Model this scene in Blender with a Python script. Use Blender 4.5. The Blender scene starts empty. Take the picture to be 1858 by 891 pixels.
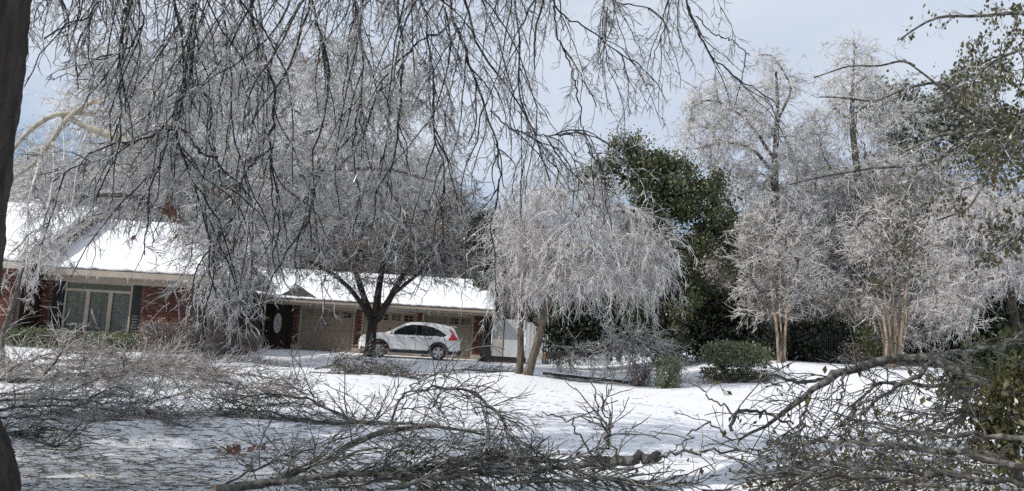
import bpy, bmesh, math, random
import numpy as np
from mathutils import Matrix, Vector
R = np.random.default_rng(7); random.seed(7)
S = bpy.context.scene
COL = S.collection
# ------------------------------------------------------------ camera
F, PW, PH = 1430.0, 1858, 891
PITCH, ROLL, EYE = math.atan(153/F), math.radians(3.3), 1.6
fw = np.array([0, math.cos(PITCH), math.sin(PITCH)]); up0 = np.array([0, -math.sin(PITCH), math.cos(PITCH)]); rt0 = np.array([1., 0, 0])
RT = math.cos(ROLL)*rt0 + math.sin(ROLL)*up0; UP = -math.sin(ROLL)*rt0 + math.cos(ROLL)*up0
cam = bpy.data.cameras.new('camera'); cam.sensor_width = 36; cam.lens = 36*F/PW; cam.clip_end = 3000; cam.clip_start = .05
co = bpy.data.objects.new('camera', cam); COL.objects.link(co)
co.matrix_world = Matrix(((RT[0], UP[0], -fw[0], 0), (RT[1], UP[1], -fw[1], 0), (RT[2], UP[2], -fw[2], EYE), (0, 0, 0, 1)))
S.camera = co
# ------------------------------------------------------------ sky and sun
SUN_EL, SUN_AZ = math.radians(41), math.radians(248)      # azimuth clockwise from +Y: the sun stands left and a little behind the camera
sd = Vector((math.sin(SUN_AZ)*math.cos(SUN_EL), math.cos(SUN_AZ)*math.cos(SUN_EL), math.sin(SUN_EL)))
W_ = bpy.data.worlds.new('World'); S.world = W_; W_.use_nodes = True
nt = W_.node_tree; nd = nt.nodes; lk = nt.links; bg = nd['Background']
sky = nd.new('ShaderNodeTexSky'); sky.sky_type = 'NISHITA'; sky.sun_disc = False; sky.sun_elevation = SUN_EL; sky.sun_rotation = SUN_AZ; sky.dust_density = .3; sky.ozone_density = 4.5
tc = nd.new('ShaderNodeTexCoord'); sep = nd.new('ShaderNodeSeparateXYZ'); lk.new(tc.outputs['Generated'], sep.inputs[0])
mp = nd.new('ShaderNodeMapping'); mp.inputs['Scale'].default_value = (1.6, 1.6, 5); lk.new(tc.outputs['Generated'], mp.inputs[0])
nz = nd.new('ShaderNodeTexNoise'); nz.inputs['Scale'].default_value = 1.3; nz.inputs['Detail'].default_value = 6; nz.inputs['Roughness'].default_value = .55; lk.new(mp.outputs[0], nz.inputs[0])
ad = nd.new('ShaderNodeMath'); ad.operation = 'MULTIPLY_ADD'; lk.new(sep.outputs[2], ad.inputs[0]); ad.inputs[1].default_value = 2.3; lk.new(nz.outputs[0], ad.inputs[2])
cr = nd.new('ShaderNodeValToRGB'); cr.color_ramp.elements[0].position = .80; cr.color_ramp.elements[0].color = (.05, .05, .05, 1); cr.color_ramp.elements[1].position = .99; cr.color_ramp.elements[1].color = (.93, .93, .93, 1); lk.new(ad.outputs[0], cr.inputs[0])
nz2 = nd.new('ShaderNodeTexNoise'); nz2.inputs['Scale'].default_value = 2.2; nz2.inputs['Detail'].default_value = 5; lk.new(mp.outputs[0], nz2.inputs[0])
cc = nd.new('ShaderNodeValToRGB'); cc.color_ramp.elements[0].position = .3; cc.color_ramp.elements[0].color = (5.2, 5.95, 7.2, 1); cc.color_ramp.elements[1].position = .75; cc.color_ramp.elements[1].color = (6.7, 7.15, 7.85, 1); lk.new(nz2.outputs[0], cc.inputs[0])
mx = nd.new('ShaderNodeMixRGB'); lk.new(cr.outputs[0], mx.inputs[0]); lk.new(sky.outputs[0], mx.inputs[1]); lk.new(cc.outputs[0], mx.inputs[2])
lk.new(mx.outputs[0], bg.inputs[0]); bg.inputs[1].default_value = .115
sl = bpy.data.lights.new('sun', 'SUN'); sl.energy = 4.0; sl.angle = math.radians(.5); sl.color = (1, .955, .89)
so = bpy.data.objects.new('sun', sl); COL.objects.link(so); so.rotation_euler = sd.to_track_quat('Z', 'Y').to_euler()
S.view_settings.view_transform = 'Standard'; S.view_settings.look = 'None'; S.view_settings.exposure = 0; S.view_settings.gamma = 1
S.render.engine = 'CYCLES'; S.cycles.max_bounces = 6; S.cycles.use_denoising = False; S.cycles.sample_clamp_indirect = 2; S.cycles.sample_clamp_direct = 6

# ------------------------------------------------------------ helpers: place
def sstep(a, b, v): t = np.clip((v-a)/(b-a), 0, 1); return t*t*(3-2*t)
def terr(x, y):
    x = np.asarray(x, float); y = np.asarray(y, float)
    z = .95*sstep(20, 31, y)*sstep(3.5, 11, x) + .10*np.sin(x*.55+1.2)*np.sin(y*.47+.4)*sstep(4, 9, y)*sstep(34, 26, y) + .03*np.sin(x*1.7+y*.6)*np.cos(y*1.3-x*.4)*sstep(35, 27, y)
    z = z + .22*np.exp(-((x+6.3)**2/3.2+(y-32.2)**2/2.0)) + .18*np.exp(-((x-.4)**2/2+(y-26)**2/2))
    return z
def pt(px, py, Y):
    d = fw*F + RT*(px-PW/2) + UP*(PH/2-py)
    t = Y/d[1]; return np.array([d[0]*t, Y, EYE+d[2]*t])
def gp(px, Y, dz=0):
    py = 650
    for _ in range(6):
        p = pt(px, py, Y); z = float(terr(p[0], Y))+dz; py += (p[2]-z)*F/Y
    p[2] = z; return p
def arr(l): return np.array(l, float)
# ------------------------------------------------------------ helpers: objects
BASE = {}
def tag(o, label=None, cat=None, group=None, kind=None):
    for k, v in (('label', label), ('category', cat), ('group', group), ('kind', kind)):
        if v: o[k] = v
    return o
def thing(name, loc, label, cat, group=None, rz=0):
    o = bpy.data.objects.new(name, None); COL.objects.link(o); o.location = [float(v) for v in loc]; o.rotation_euler = (0, 0, rz); o.empty_display_size = .2
    BASE[o.name] = arr(loc); return tag(o, label, cat, group)
def mesh_np(name, V, Q, smooth=True):
    """V (n,3); Q a list of (m,k) face arrays"""
    me = bpy.data.meshes.new(name); V = np.asarray(V, np.float32)
    Q = [np.asarray(q, np.int64) for q in Q if len(q)]; Q = [b for q in Q for b in ((q[q[:, 3] >= 0], q[q[:, 3] < 0][:, :3]) if q.shape[1] == 4 else (q,)) if len(b)]
    used = np.zeros(len(V), bool)
    for q in Q: used[q.ravel()] = True
    if not used.all(): new = np.cumsum(used)-1; V = V[used]; Q = [new[q] for q in Q]
    Q = [q.astype(np.int32) for q in Q]
    li = np.concatenate([q.ravel() for q in Q]); tot = np.concatenate([np.full(len(q), q.shape[1], np.int32) for q in Q])
    st = np.concatenate([[0], np.cumsum(tot)[:-1]]).astype(np.int32)
    me.vertices.add(len(V)); me.vertices.foreach_set('co', V.ravel()); me.loops.add(len(li)); me.loops.foreach_set('vertex_index', li)
    me.polygons.add(len(tot)); me.polygons.foreach_set('loop_start', st); me.polygons.foreach_set('loop_total', tot)
    me.polygons.foreach_set('use_smooth', np.full(len(tot), smooth)); me.update(calc_edges=True); return me
def link(name, me, m, parent=None, kind=None, label=None):
    o = bpy.data.objects.new(name, me); COL.objects.link(o)
    if m is not None and not me.materials: me.materials.append(m)
    if parent is not None: o.parent = parent
    if kind: o['kind'] = kind
    if label: o['label'] = label
    return o
def rootloc(p):
    b = np.zeros(3)
    while p is not None:
        b = b + np.array(p.location); p = p.parent
    return b
def build(name, V, Q, m, parent=None, kind=None, smooth=True, label=None, local=False):
    V = np.asarray(V, float)
    if parent is not None and not local: V = V - rootloc(parent)
    return link(name, mesh_np(name, V, Q, smooth), m, parent, kind, label)
class MB:
    def __init__(s): s.v = []; s.q = {}; s.n = 0
    def add(s, V, faces):
        V = np.asarray(V, float).reshape(-1, 3)
        for f in faces: s.q.setdefault(len(f), []).append([i+s.n for i in f])
        s.v.append(V); s.n += len(V); return s
    def addq(s, V, Q):
        V = np.asarray(V, float).reshape(-1, 3)
        for q in Q:
            if len(q): s.q.setdefault(q.shape[1], []).extend((q+s.n).tolist())
        s.v.append(V); s.n += len(V); return s
    def box(s, x0, x1, y0, y1, z0, z1):
        return s.add([(x0,y0,z0),(x1,y0,z0),(x1,y1,z0),(x0,y1,z0),(x0,y0,z1),(x1,y0,z1),(x1,y1,z1),(x0,y1,z1)], [(3,2,1,0),(4,5,6,7),(0,1,5,4),(1,2,6,5),(2,3,7,6),(3,0,4,7)])
    def build(s, name, m, parent=None, **k):
        k.setdefault('smooth', False)
        return build(name, np.concatenate(s.v), [np.array(q) for q in s.q.values()], m, parent, **k)
def prism(mb, poly, d):
    """poly: list of 3-D points, extruded along vector d"""
    n = len(poly); P = arr(poly); V = np.concatenate([P, P+arr(d)])
    return mb.add(V, [tuple(range(n))[::-1], tuple(range(n, 2*n))] + [(i, (i+1) % n, n+(i+1) % n, n+i) for i in range(n)])
def tubes(P, Rr, k=3):
    """P (N,M,3) polylines, Rr (N,M) radii -> verts, quads"""
    N, M, _ = P.shape
    T = np.empty_like(P); T[:, 1:-1] = P[:, 2:]-P[:, :-2]; T[:, 0] = P[:, 1]-P[:, 0]; T[:, -1] = P[:, -1]-P[:, -2]
    T /= np.linalg.norm(T, axis=2, keepdims=True)+1e-9
    D = P[:, -1]-P[:, 0]; ref = np.where(np.abs(D[:, 2:3]) > .8*np.linalg.norm(D, axis=1, keepdims=True), arr([[1., .2, 0]]), arr([[.1, .2, 1.]]))[:, None, :]
    U = np.cross(T, ref); U /= np.linalg.norm(U, axis=2, keepdims=True)+1e-9; Wv = np.cross(T, U)
    a = np.arange(k)*2*np.pi/k
    V = P[:, :, None, :] + Rr[:, :, None, None]*(U[:, :, None, :]*np.cos(a)[None, None, :, None] + Wv[:, :, None, :]*np.sin(a)[None, None, :, None])
    idx = np.arange(N*M*k).reshape(N, M, k)
    q = np.stack([idx[:, :-1], np.roll(idx, -1, 2)[:, :-1], np.roll(idx, -1, 2)[:, 1:], idx[:, 1:]], -1).reshape(-1, 4)
    if k == 3 and M > 2:                                    # the last ring closes to a point: its three quads become triangles (fourth index negative)
        qq = q.reshape(N, M-1, k, 4); tipv = idx[:, -1, 0]; qq[:, -1, :, 2] = tipv[:, None]; qq[:, -1, :, 3] = -10**9; V[:, -1, :] = P[:, -1][:, None]; q = qq.reshape(-1, 4)
    return V.reshape(-1, 3), q
def resample(P, n, smooth=True):
    P = arr(P); d = np.concatenate([[0], np.cumsum(np.linalg.norm(np.diff(P[:, :3], axis=0), axis=1))]); t = np.linspace(0, d[-1], n)
    out = np.stack([np.interp(t, d, P[:, c]) for c in range(P.shape[1])], 1)
    if smooth and n > 4:
        for _ in range(2):
            o2 = out.copy(); o2[1:-1] = .5*out[1:-1]+.25*(out[:-2]+out[2:]); out = o2
    return out
def nrm(v): return v/(np.linalg.norm(v, axis=-1, keepdims=True)+1e-9)
def grow(par, dens, L, ang, droop, nseg, wig, r0, r1, t=(.1, 1.), floor=False, lvar=.5, pr=None, taper=.4, rng=R, flat=0):
    """children of the polylines PAR: dens per metre; returns (K,nseg+1,3), radii"""
    tot = np.linalg.norm(np.diff(par, axis=1), axis=2).sum(1); n = rng.poisson(tot*dens); idx = np.repeat(np.arange(len(par)), n); K = len(idx)
    if K == 0: return np.zeros((0, nseg+1, 3)), np.zeros((0, nseg+1))
    M = par.shape[1]; tt = rng.uniform(t[0], t[1], K); f = np.minimum(tt*(M-1), M-1.001); i = f.astype(int); fr = (f-i)[:, None]
    p = par[idx, i]*(1-fr)+par[idx, i+1]*fr; tan = nrm(par[idx, i+1]-par[idx, i])
    v = rng.normal(size=(K, 3)); v -= tan*(v*tan).sum(1, keepdims=True); v = nrm(v); a = (ang*rng.uniform(.6, 1.3, K))[:, None]
    d = tan*np.cos(a)+v*np.sin(a)
    if flat: d[:, 2] *= (1-flat)
    ln = L*rng.uniform(1-lvar, 1+lvar, K)*(1-taper*tt); st = (ln/nseg)[:, None]; out = [p]
    for s in range(nseg):
        d = nrm(d + rng.normal(size=(K, 3))*wig + arr([0, 0, -droop])); p = p+d*st
        if floor:
            g = terr(p[:, 0], p[:, 1])+.015; low = p[:, 2] < g; p[:, 2] = np.where(low, g, p[:, 2]); d[low, 2] = np.abs(d[low, 2])*.3
        out.append(p)
    P = np.stack(out, 1); rr = np.linspace(r0, r1*1.15, nseg+1)[None]*rng.uniform(.75, 1.3, (K, 1))
    return P, rr
def skeleton(polys, att, bend=.25, droop=.0, M=7, r0=.012, rmax=.16):
    """join each attractor to the nearest place on the growing tree; polys: list of (n,4) arrays x,y,z,r. returns (K,M,3), (K,M)"""
    nodes = []; owner = []; tang = []
    for P in polys:
        Q = resample(P, max(4, int(len(P)*5)), False)
        nodes.append(Q[:, :3]); owner += [-1]*len(Q); g = np.gradient(Q[:, :3], axis=0); tang.append(nrm(g))
    nodes = np.concatenate(nodes); tang = np.concatenate(tang); owner = np.array(owner)
    base = nodes[0]; order = np.argsort(np.min(np.linalg.norm(att[:, None]-nodes[None, ::3], axis=2), axis=1)); paths = []; parent = []
    for k in order:
        a = att[k]; dv = a-nodes; d = np.linalg.norm(dv, axis=1); cost = d*(1.25-.35*(dv*tang).sum(1)/(d+1e-6)) + .5*np.maximum(0, dv[:, 2]*0)
        j = int(np.argmin(cost)); p0 = nodes[j]; t0 = tang[j]; D = d[j]
        c = p0+t0*D*.45*bend*2+arr([0, 0, D*bend*.6]); s = np.linspace(0, 1, M)[:, None]
        P = (1-s)**2*p0+2*s*(1-s)*c+s*s*a; P[1:-1] += R.normal(size=(M-2, 3))*D*.035; P[:, 2] -= droop*D*(s[:, 0]**2-s[:, 0])*-1*0
        paths.append(P); parent.append(owner[j]); g = nrm(np.gradient(P, axis=0)); nodes = np.concatenate([nodes, P[1:]]); tang = np.concatenate([tang, g[1:]]); owner = np.concatenate([owner, np.full(M-1, len(paths)-1)])
    w = np.ones(len(paths))
    for k in range(len(paths)-1, -1, -1):
        if parent[k] >= 0: w[parent[k]] += w[k]
    P = np.stack(paths); rs = np.minimum(r0*w**.5*1.35, rmax); re = np.maximum(r0*.55, rs*.5)
    return P, rs[:, None]*(1-np.linspace(0, 1, M))[None]+re[:, None]*np.linspace(0, 1, M)[None]
def ell(px, py, rx, ry, Y, rd, n, shell=.55):
    c = pt(px, py, Y); d = nrm(R.normal(size=(n, 3))); r = R.uniform(shell**3, 1, n)**(1/3)
    return c + d*r[:, None]*arr([rx*Y/F, rd, ry*Y/F])
def leaf_mesh(C, size, rng=R, hang=.5, asp=.42, lvar=.4):
    """a folded four-vertex leaf at each point"""
    n = len(C); d = nrm(rng.normal(size=(n, 3))+arr([0, 0, -hang*2])); s = nrm(np.cross(d, rng.normal(size=(n, 3)))); u = np.cross(d, s)
    L = (size*rng.uniform(1-lvar, 1+lvar, n))[:, None]
    V = np.stack([C, C+d*L*.5+s*L*asp+u*L*.12, C+d*L, C+d*L*.5-s*L*asp+u*L*.12], 1).reshape(-1, 3)
    b = np.arange(n)*4; return V, [np.concatenate([np.stack([b, b+1, b+2], 1), np.stack([b, b+2, b+3], 1)])]
# ------------------------------------------------------------ materials
def mat(name, c1, c2=None, rough=.7, scale=4, detail=5, bump=0, bscale=None, spec=.5, lo=.35, hi=.65, trans=0, tcol=None, coat=0, stretch=None, metallic=0, c3=None):
    m = bpy.data.materials.new(name); m.use_nodes = True; n = m.node_tree.nodes; l = m.node_tree.links; b = n['Principled BSDF']
    b.inputs['Base Color'].default_value = (*c1, 1); b.inputs['Roughness'].default_value = rough; b.inputs['Specular IOR Level'].default_value = spec; b.inputs['Coat Weight'].default_value = coat; b.inputs['Metallic'].default_value = metallic
    t = n.new('ShaderNodeTexCoord'); src = t.outputs['Object']
    if stretch:
        mm = n.new('ShaderNodeMapping'); mm.inputs['Scale'].default_value = stretch; l.new(src, mm.inputs[0]); src = mm.outputs[0]
    if c2:
        z = n.new('ShaderNodeTexNoise'); z.inputs['Scale'].default_value = scale; z.inputs['Detail'].default_value = detail; l.new(src, z.inputs[0])
        r = n.new('ShaderNodeValToRGB'); e = r.color_ramp.elements; e[0].position = lo; e[0].color = (*c1, 1); e[1].position = hi; e[1].color = (*c2, 1)
        if c3: x = e.new((lo+hi)/2); x.color = (*c3, 1)
        l.new(z.outputs[0], r.inputs[0]); l.new(r.outputs[0], b.inputs['Base Color'])
    if bump:
        z = n.new('ShaderNodeTexNoise'); z.inputs['Scale'].default_value = bscale or scale*3; z.inputs['Detail'].default_value = 6; l.new(src, z.inputs[0])
        u = n.new('ShaderNodeBump'); u.inputs['Strength'].default_value = min(1, bump); u.inputs['Distance'].default_value = .05; l.new(z.outputs[0], u.inputs['Height']); l.new(u.outputs[0], b.inputs['Normal'])
    if trans:
        tr = n.new('ShaderNodeBsdfTranslucent'); tr.inputs[0].default_value = (*(tcol or c1), 1); ms = n.new('ShaderNodeMixShader'); ms.inputs[0].default_value = trans
        l.new(b.outputs[0], ms.inputs[1]); l.new(tr.outputs[0], ms.inputs[2]); l.new(ms.outputs[0], n['Material Output'].inputs[0])
    return m
M_ = {}
M_['snow'] = mat('snow', (.76, .78, .82), (.82, .82, .84), rough=.55, scale=1.5, bump=.25, bscale=9, spec=.3)
M_['roofsnow'] = mat('roof_snow', (.82, .83, .86), (.86, .86, .88), rough=.5, scale=2, bump=.15, bscale=5, spec=.3)
M_['bark'] = mat('oak_bark', (.014, .011, .009), (.06, .047, .038), rough=.85, scale=9, bump=1, bscale=22, stretch=(1, 1, .18), lo=.4, hi=.7)
M_['bark2'] = mat('brown_bark', (.04, .032, .026), (.165, .13, .10), rough=.85, scale=10, bump=1, bscale=25, stretch=(1, 1, .25))
M_['lichen'] = mat('lichened_bark', (.035, .03, .026), (.19, .195, .175), rough=.8, scale=11, bump=.8, bscale=40, lo=.42, hi=.66, c3=(.12, .115, .10))
M_['pale'] = mat('pale_bark', (.11, .08, .055), (.40, .32, .235), rough=.65, scale=9, stretch=(1, 1, .22), bump=.6, c3=(.27, .20, .14), bscale=20)
M_['palelimb'] = mat('pale_torn_bark', (.26, .235, .18), (.46, .42, .33), rough=.7, scale=6, bump=.4, bscale=20)
M_['greybark'] = mat('grey_bark', (.04, .035, .03), (.15, .13, .115), rough=.8, scale=8, bump=.6, bscale=30)
M_['core'] = mat('shade_darkened_bark', (.009, .0075, .0065), (.034, .028, .025), rough=.6, scale=14)  # near-black tone puts the shade on the oak boughs into the bark colour
def ice(name, dark, light, lo, hi, scale, trans=.25, rough=.22):
    return mat(name, dark, light, rough=rough, scale=scale, detail=3, lo=lo, hi=hi, trans=trans, tcol=(.84, .82, .80), spec=.5)
M_['ice'] = ice('iced_twigs', (.17, .15, .14), (.80, .78, .76), .34, .58, 3.5)
M_['icedark'] = ice('lightly_iced_twigs', (.05, .044, .04), (.74, .74, .74), .38, .56, 6, trans=.2)
M_['icemid'] = ice('grey_iced_twigs', (.09, .075, .065), (.55, .52, .49), .36, .62, 5, trans=.2)
M_['icewhite'] = ice('white_iced_twigs', (.28, .26, .25), (.86, .845, .84), .3, .55, 3, trans=.3)
M_['icebrown'] = ice('brown_iced_twigs', (.11, .085, .065), (.52, .46, .40), .36, .62, 5, trans=.2)
M_['fallen'] = ice('fallen_twigs', (.028, .024, .02), (.30, .29, .265), .42, .70, 8, trans=.06)
M_['leafg'] = mat('evergreen_leaf', (.011, .02, .008), (.095, .10, .042), rough=.42, scale=2.3, detail=8, trans=.15, tcol=(.12, .18, .04), spec=.4)
M_['leafolive'] = mat('glazed_olive_leaf', (.05, .06, .025), (.19, .20, .12), rough=.35, scale=5, detail=8, trans=.15, tcol=(.2, .22, .08))
M_['leafo'] = mat('olive_leaf', (.020, .026, .011), (.10, .095, .04), rough=.35, scale=5, detail=8, trans=.2, tcol=(.2, .17, .05))
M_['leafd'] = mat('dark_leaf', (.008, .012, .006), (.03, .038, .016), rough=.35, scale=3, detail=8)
M_['leafice'] = mat('iced_shrub_leaf', (.035, .05, .016), (.25, .28, .17), rough=.3, scale=6, detail=8, trans=.15, tcol=(.2, .25, .1))
M_['leafred'] = mat('reddish_hedge_leaf', (.075, .05, .042), (.32, .275, .25), rough=.35, scale=7, detail=8)
M_['leafbr'] = mat('dead_leaf', (.13, .055, .035), (.27, .14, .095), rough=.6, scale=12, trans=.2, tcol=(.3, .14, .07))
M_['wood'] = mat('torn_wood', (.45, .22, .09), (.62, .40, .2), rough=.75, scale=12, stretch=(.2, 1, 1))
M_['mortar'] = mat('mortar', (.15, .12, .10), (.22, .19, .165), rough=.9, scale=12)
BR = [mat('red_brick', (.10, .036, .026), (.155, .056, .04), rough=.85, scale=20, bump=.3), mat('dark_red_brick', (.06, .018, .014), (.105, .028, .02), rough=.85, scale=20, bump=.3), mat('orange_brick', (.15, .06, .04), (.20, .085, .055), rough=.85, scale=20, bump=.3), mat('pale_worn_brick', (.21, .13, .105), (.32, .24, .20), rough=.9, scale=20, bump=.3)]
M_['cream'] = mat('cream_paint', (.33, .285, .235), (.40, .35, .29), rough=.6, scale=3)
M_['tan'] = mat('tan_garage_paint', (.23, .185, .14), (.265, .215, .165), rough=.6, scale=1.5)
M_['black'] = mat('black_paint', (.012, .012, .012), (.02, .019, .018), rough=.6, scale=6)
M_['darkwood'] = mat('dark_stained_wood', (.02, .013, .01), (.05, .03, .022), rough=.5, scale=8, stretch=(1, 1, .1))
M_['shingle'] = mat('weathered_shingle', (.055, .05, .047), (.13, .115, .105), rough=.9, scale=14, bump=.4)
M_['curtain'] = mat('pale_curtain', (.35, .40, .38), (.55, .58, .55), rough=.9, scale=2.5, stretch=(3, 1, .2))
M_['oval'] = mat('frosted_glass', (.62, .63, .63), (.72, .72, .72), rough=.35, scale=4)
M_['fallendark'] = ice('dark_fallen_twigs', (.016, .014, .012), (.20, .19, .175), .44, .72, 7, trans=.04)  # darker version of the fallen twig tones
def glass(name, c, rough=.04, alpha=.3):
    m = bpy.data.materials.new(name); m.use_nodes = True; n = m.node_tree.nodes; l = m.node_tree.links
    b = n['Principled BSDF']; b.inputs['Base Color'].default_value = (*c, 1); b.inputs['Roughness'].default_value = rough; b.inputs['Specular IOR Level'].default_value = .7
    if alpha < 1:
        t = n.new('ShaderNodeBsdfTransparent'); ms = n.new('ShaderNodeMixShader'); ms.inputs[0].default_value = alpha
        l.new(t.outputs[0], ms.inputs[1]); l.new(b.outputs[0], ms.inputs[2]); l.new(ms.outputs[0], n['Material Output'].inputs[0])
    return m
M_['pane'] = glass('window_glass', (.03, .045, .045), .05, .38)
M_['darkpane'] = glass('dark_glass', (.008, .008, .009), .06, 1)
M_['carglass'] = glass('tinted_car_glass', (.006, .007, .008), .05, 1)
M_['carwhite'] = mat('white_car_paint', (.78, .78, .77), (.82, .82, .81), rough=.28, scale=2, coat=.7)
M_['plastic'] = mat('black_plastic', (.018, .018, .02), (.03, .03, .032), rough=.55, scale=8)
M_['tyre'] = mat('tyre_rubber', (.012, .012, .012), (.03, .028, .026), rough=.85, scale=20)
M_['alloy'] = mat('alloy_rim', (.50, .50, .51), (.6, .6, .6), rough=.3, scale=5, metallic=.6)
M_['redlens'] = mat('red_lens', (.45, .012, .012), (.55, .02, .02), rough=.12, scale=4, coat=.6)
M_['lens'] = mat('clear_lens', (.45, .47, .5), (.65, .67, .7), rough=.08, scale=9, coat=.6)
M_['chrome'] = mat('chrome', (.6, .6, .62), rough=.12, metallic=1)
M_['gate'] = mat('grey_gate_paint', (.40, .38, .35), (.46, .44, .41), rough=.7, scale=2, stretch=(6, 1, .4))
M_['gatepale'] = mat('pale_gate_paint', (.52, .53, .53), (.60, .61, .61), rough=.7, scale=2, stretch=(6, 1, .4))
M_['iron'] = mat('black_iron', (.012, .012, .013), (.03, .028, .027), rough=.5, scale=20)
M_['sign'] = mat('green_sign', (.02, .24, .17), (.03, .28, .20), rough=.4, scale=3)
M_['signpole'] = mat('sign_post_metal', (.16, .17, .17), (.25, .26, .26), rough=.5, scale=9)
M_['white'] = mat('white_print', (.7, .72, .72), rough=.5)
M_['stem'] = mat('dry_grass', (.25, .2, .11), (.42, .36, .24), rough=.8, scale=9)
M_['icicle'] = mat('clear_ice', (.7, .73, .78), (.8, .82, .85), rough=.12, scale=20, trans=.5, tcol=(.8, .84, .9))
M_['pine'] = mat('pine_needles', (.05, .06, .045), (.33, .35, .31), rough=.5, scale=4, detail=8)
M_['redbark'] = mat('reddish_pine_bark', (.10, .045, .03), (.2, .09, .06), rough=.9, scale=9, stretch=(1, 1, .3), bump=.6)

# ------------------------------------------------------------ ground
def axis(lo, hi, fine_lo, fine_hi, step, grow_):
    a = list(np.arange(fine_lo, fine_hi, step)); s = step; v = a[-1]
    while v < hi: s *= grow_; v += s; a.append(min(v, hi))
    s = step; v = a[0]; b = []
    while v > lo: s *= grow_; v -= s; b.append(max(v, lo))
    return np.array(b[::-1]+a)
gx = axis(-900, 900, -14, 14, .3, 1.25); gy = axis(-300, 1500, 2, 38, .28, 1.22)
X, Y = np.meshgrid(gx, gy); Z = terr(X, Y)
near = sstep(30, 12, np.hypot(X, Y-6)); Z = Z + .012*R.normal(size=Z.shape)*near
idx = np.arange(X.size).reshape(X.shape); gq = np.stack([idx[:-1, :-1], idx[:-1, 1:], idx[1:, 1:], idx[1:, :-1]], -1).reshape(-1, 4)
def snow_ground_mat():
    m = bpy.data.materials.new('snow_with_litter'); m.use_nodes = True; n = m.node_tree.nodes; l = m.node_tree.links; b = n['Principled BSDF']
    t = n.new('ShaderNodeTexCoord'); sepx = n.new('ShaderNodeSeparateXYZ'); l.new(t.outputs['Object'], sepx.inputs[0])
    # distance falloff of the litter: thick under the oak, sparse on the open lawn
    z1 = n.new('ShaderNodeTexNoise'); z1.inputs['Scale'].default_value = .32; z1.inputs['Detail'].default_value = 4; l.new(t.outputs['Object'], z1.inputs[0])
    mp = n.new('ShaderNodeMapping'); mp.inputs['Scale'].default_value = (1.0, 2.6, 1); l.new(t.outputs['Object'], mp.inputs[0])
    z2 = n.new('ShaderNodeTexNoise'); z2.inputs['Scale'].default_value = 7; z2.inputs['Detail'].default_value = 9; z2.inputs['Roughness'].default_value = .72; l.new(mp.outputs[0], z2.inputs[0])
    mr = n.new('ShaderNodeMapRange'); mr.inputs[1].default_value = 4; mr.inputs[2].default_value = 16; mr.inputs[3].default_value = .17; mr.inputs[4].default_value = -.09; l.new(sepx.outputs[1], mr.inputs[0])
    a1 = n.new('ShaderNodeMath'); a1.operation = 'MULTIPLY_ADD'; l.new(z1.outputs[0], a1.inputs[0]); a1.inputs[1].default_value = .5; l.new(z2.outputs[0], a1.inputs[2])
    a2 = n.new('ShaderNodeMath'); a2.operation = 'ADD'; l.new(a1.outputs[0], a2.inputs[0]); l.new(mr.outputs[0], a2.inputs[1])
    r = n.new('ShaderNodeValToRGB'); e = r.color_ramp.elements; e[0].position = .80; e[0].color = (.79, .80, .83, 1); e[1].position = 1.02; e[1].color = (.17, .15, .11, 1); x = e.new(.9); x.color = (.62, .61, .58, 1)
    l.new(a2.outputs[0], r.inputs[0]); l.new(r.outputs[0], b.inputs['Base Color']); b.inputs['Roughness'].default_value = .5; b.inputs['Specular IOR Level'].default_value = .35
    z3 = n.new('ShaderNodeTexNoise'); z3.inputs['Scale'].default_value = 5; z3.inputs['Detail'].default_value = 8; l.new(mp.outputs[0], z3.inputs[0])
    u = n.new('ShaderNodeBump'); u.inputs['Strength'].default_value = .6; u.inputs['Distance'].default_value = .06; l.new(z3.outputs[0], u.inputs['Height']); l.new(u.outputs[0], b.inputs['Normal'])
    return m
g = build('snow_ground', np.stack([X, Y, Z], -1).reshape(-1, 3), [gq], snow_ground_mat()); g['kind'] = 'structure'
# driveway: smooth snow sheet in front of the garage
xa, xb = gp(470, 37)[0], gp(900, 37)[0]
dx = np.linspace(xa, xb, 60); dy = np.linspace(33.6, 38.6, 24); DX, DY = np.meshgrid(dx, dy); e_ = np.minimum(sstep(0, .8, DX-xa), sstep(0, .8, xb-DX))*sstep(0, .8, DY-33.6)
DZ = terr(DX, DY)+.06*e_-.03*(1-e_)
idx = np.arange(DX.size).reshape(DX.shape); gq = np.stack([idx[:-1, :-1], idx[:-1, 1:], idx[1:, 1:], idx[1:, :-1]], -1).reshape(-1, 4)
g = build('snowy_driveway', np.stack([DX, DY, DZ], -1).reshape(-1, 3), [gq], M_['snow']); g['kind'] = 'structure'
# street far right behind the crape myrtles: a strip of trodden grey snow
g = MB(); 
sx = np.linspace(8, 60, 40); V = []
for x in sx:
    for yy in (40., 46.): V.append((x, yy, float(terr(x, yy))+.01))
g.add(V, [(2*i, 2*i+2, 2*i+3, 2*i+1) for i in range(39)]); g = g.build('snowy_street', mat('street_snow', (.5, .52, .56), (.7, .72, .75), rough=.6, scale=1.2, stretch=(.3, 2, 1))); g['kind'] = 'structure'

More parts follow.
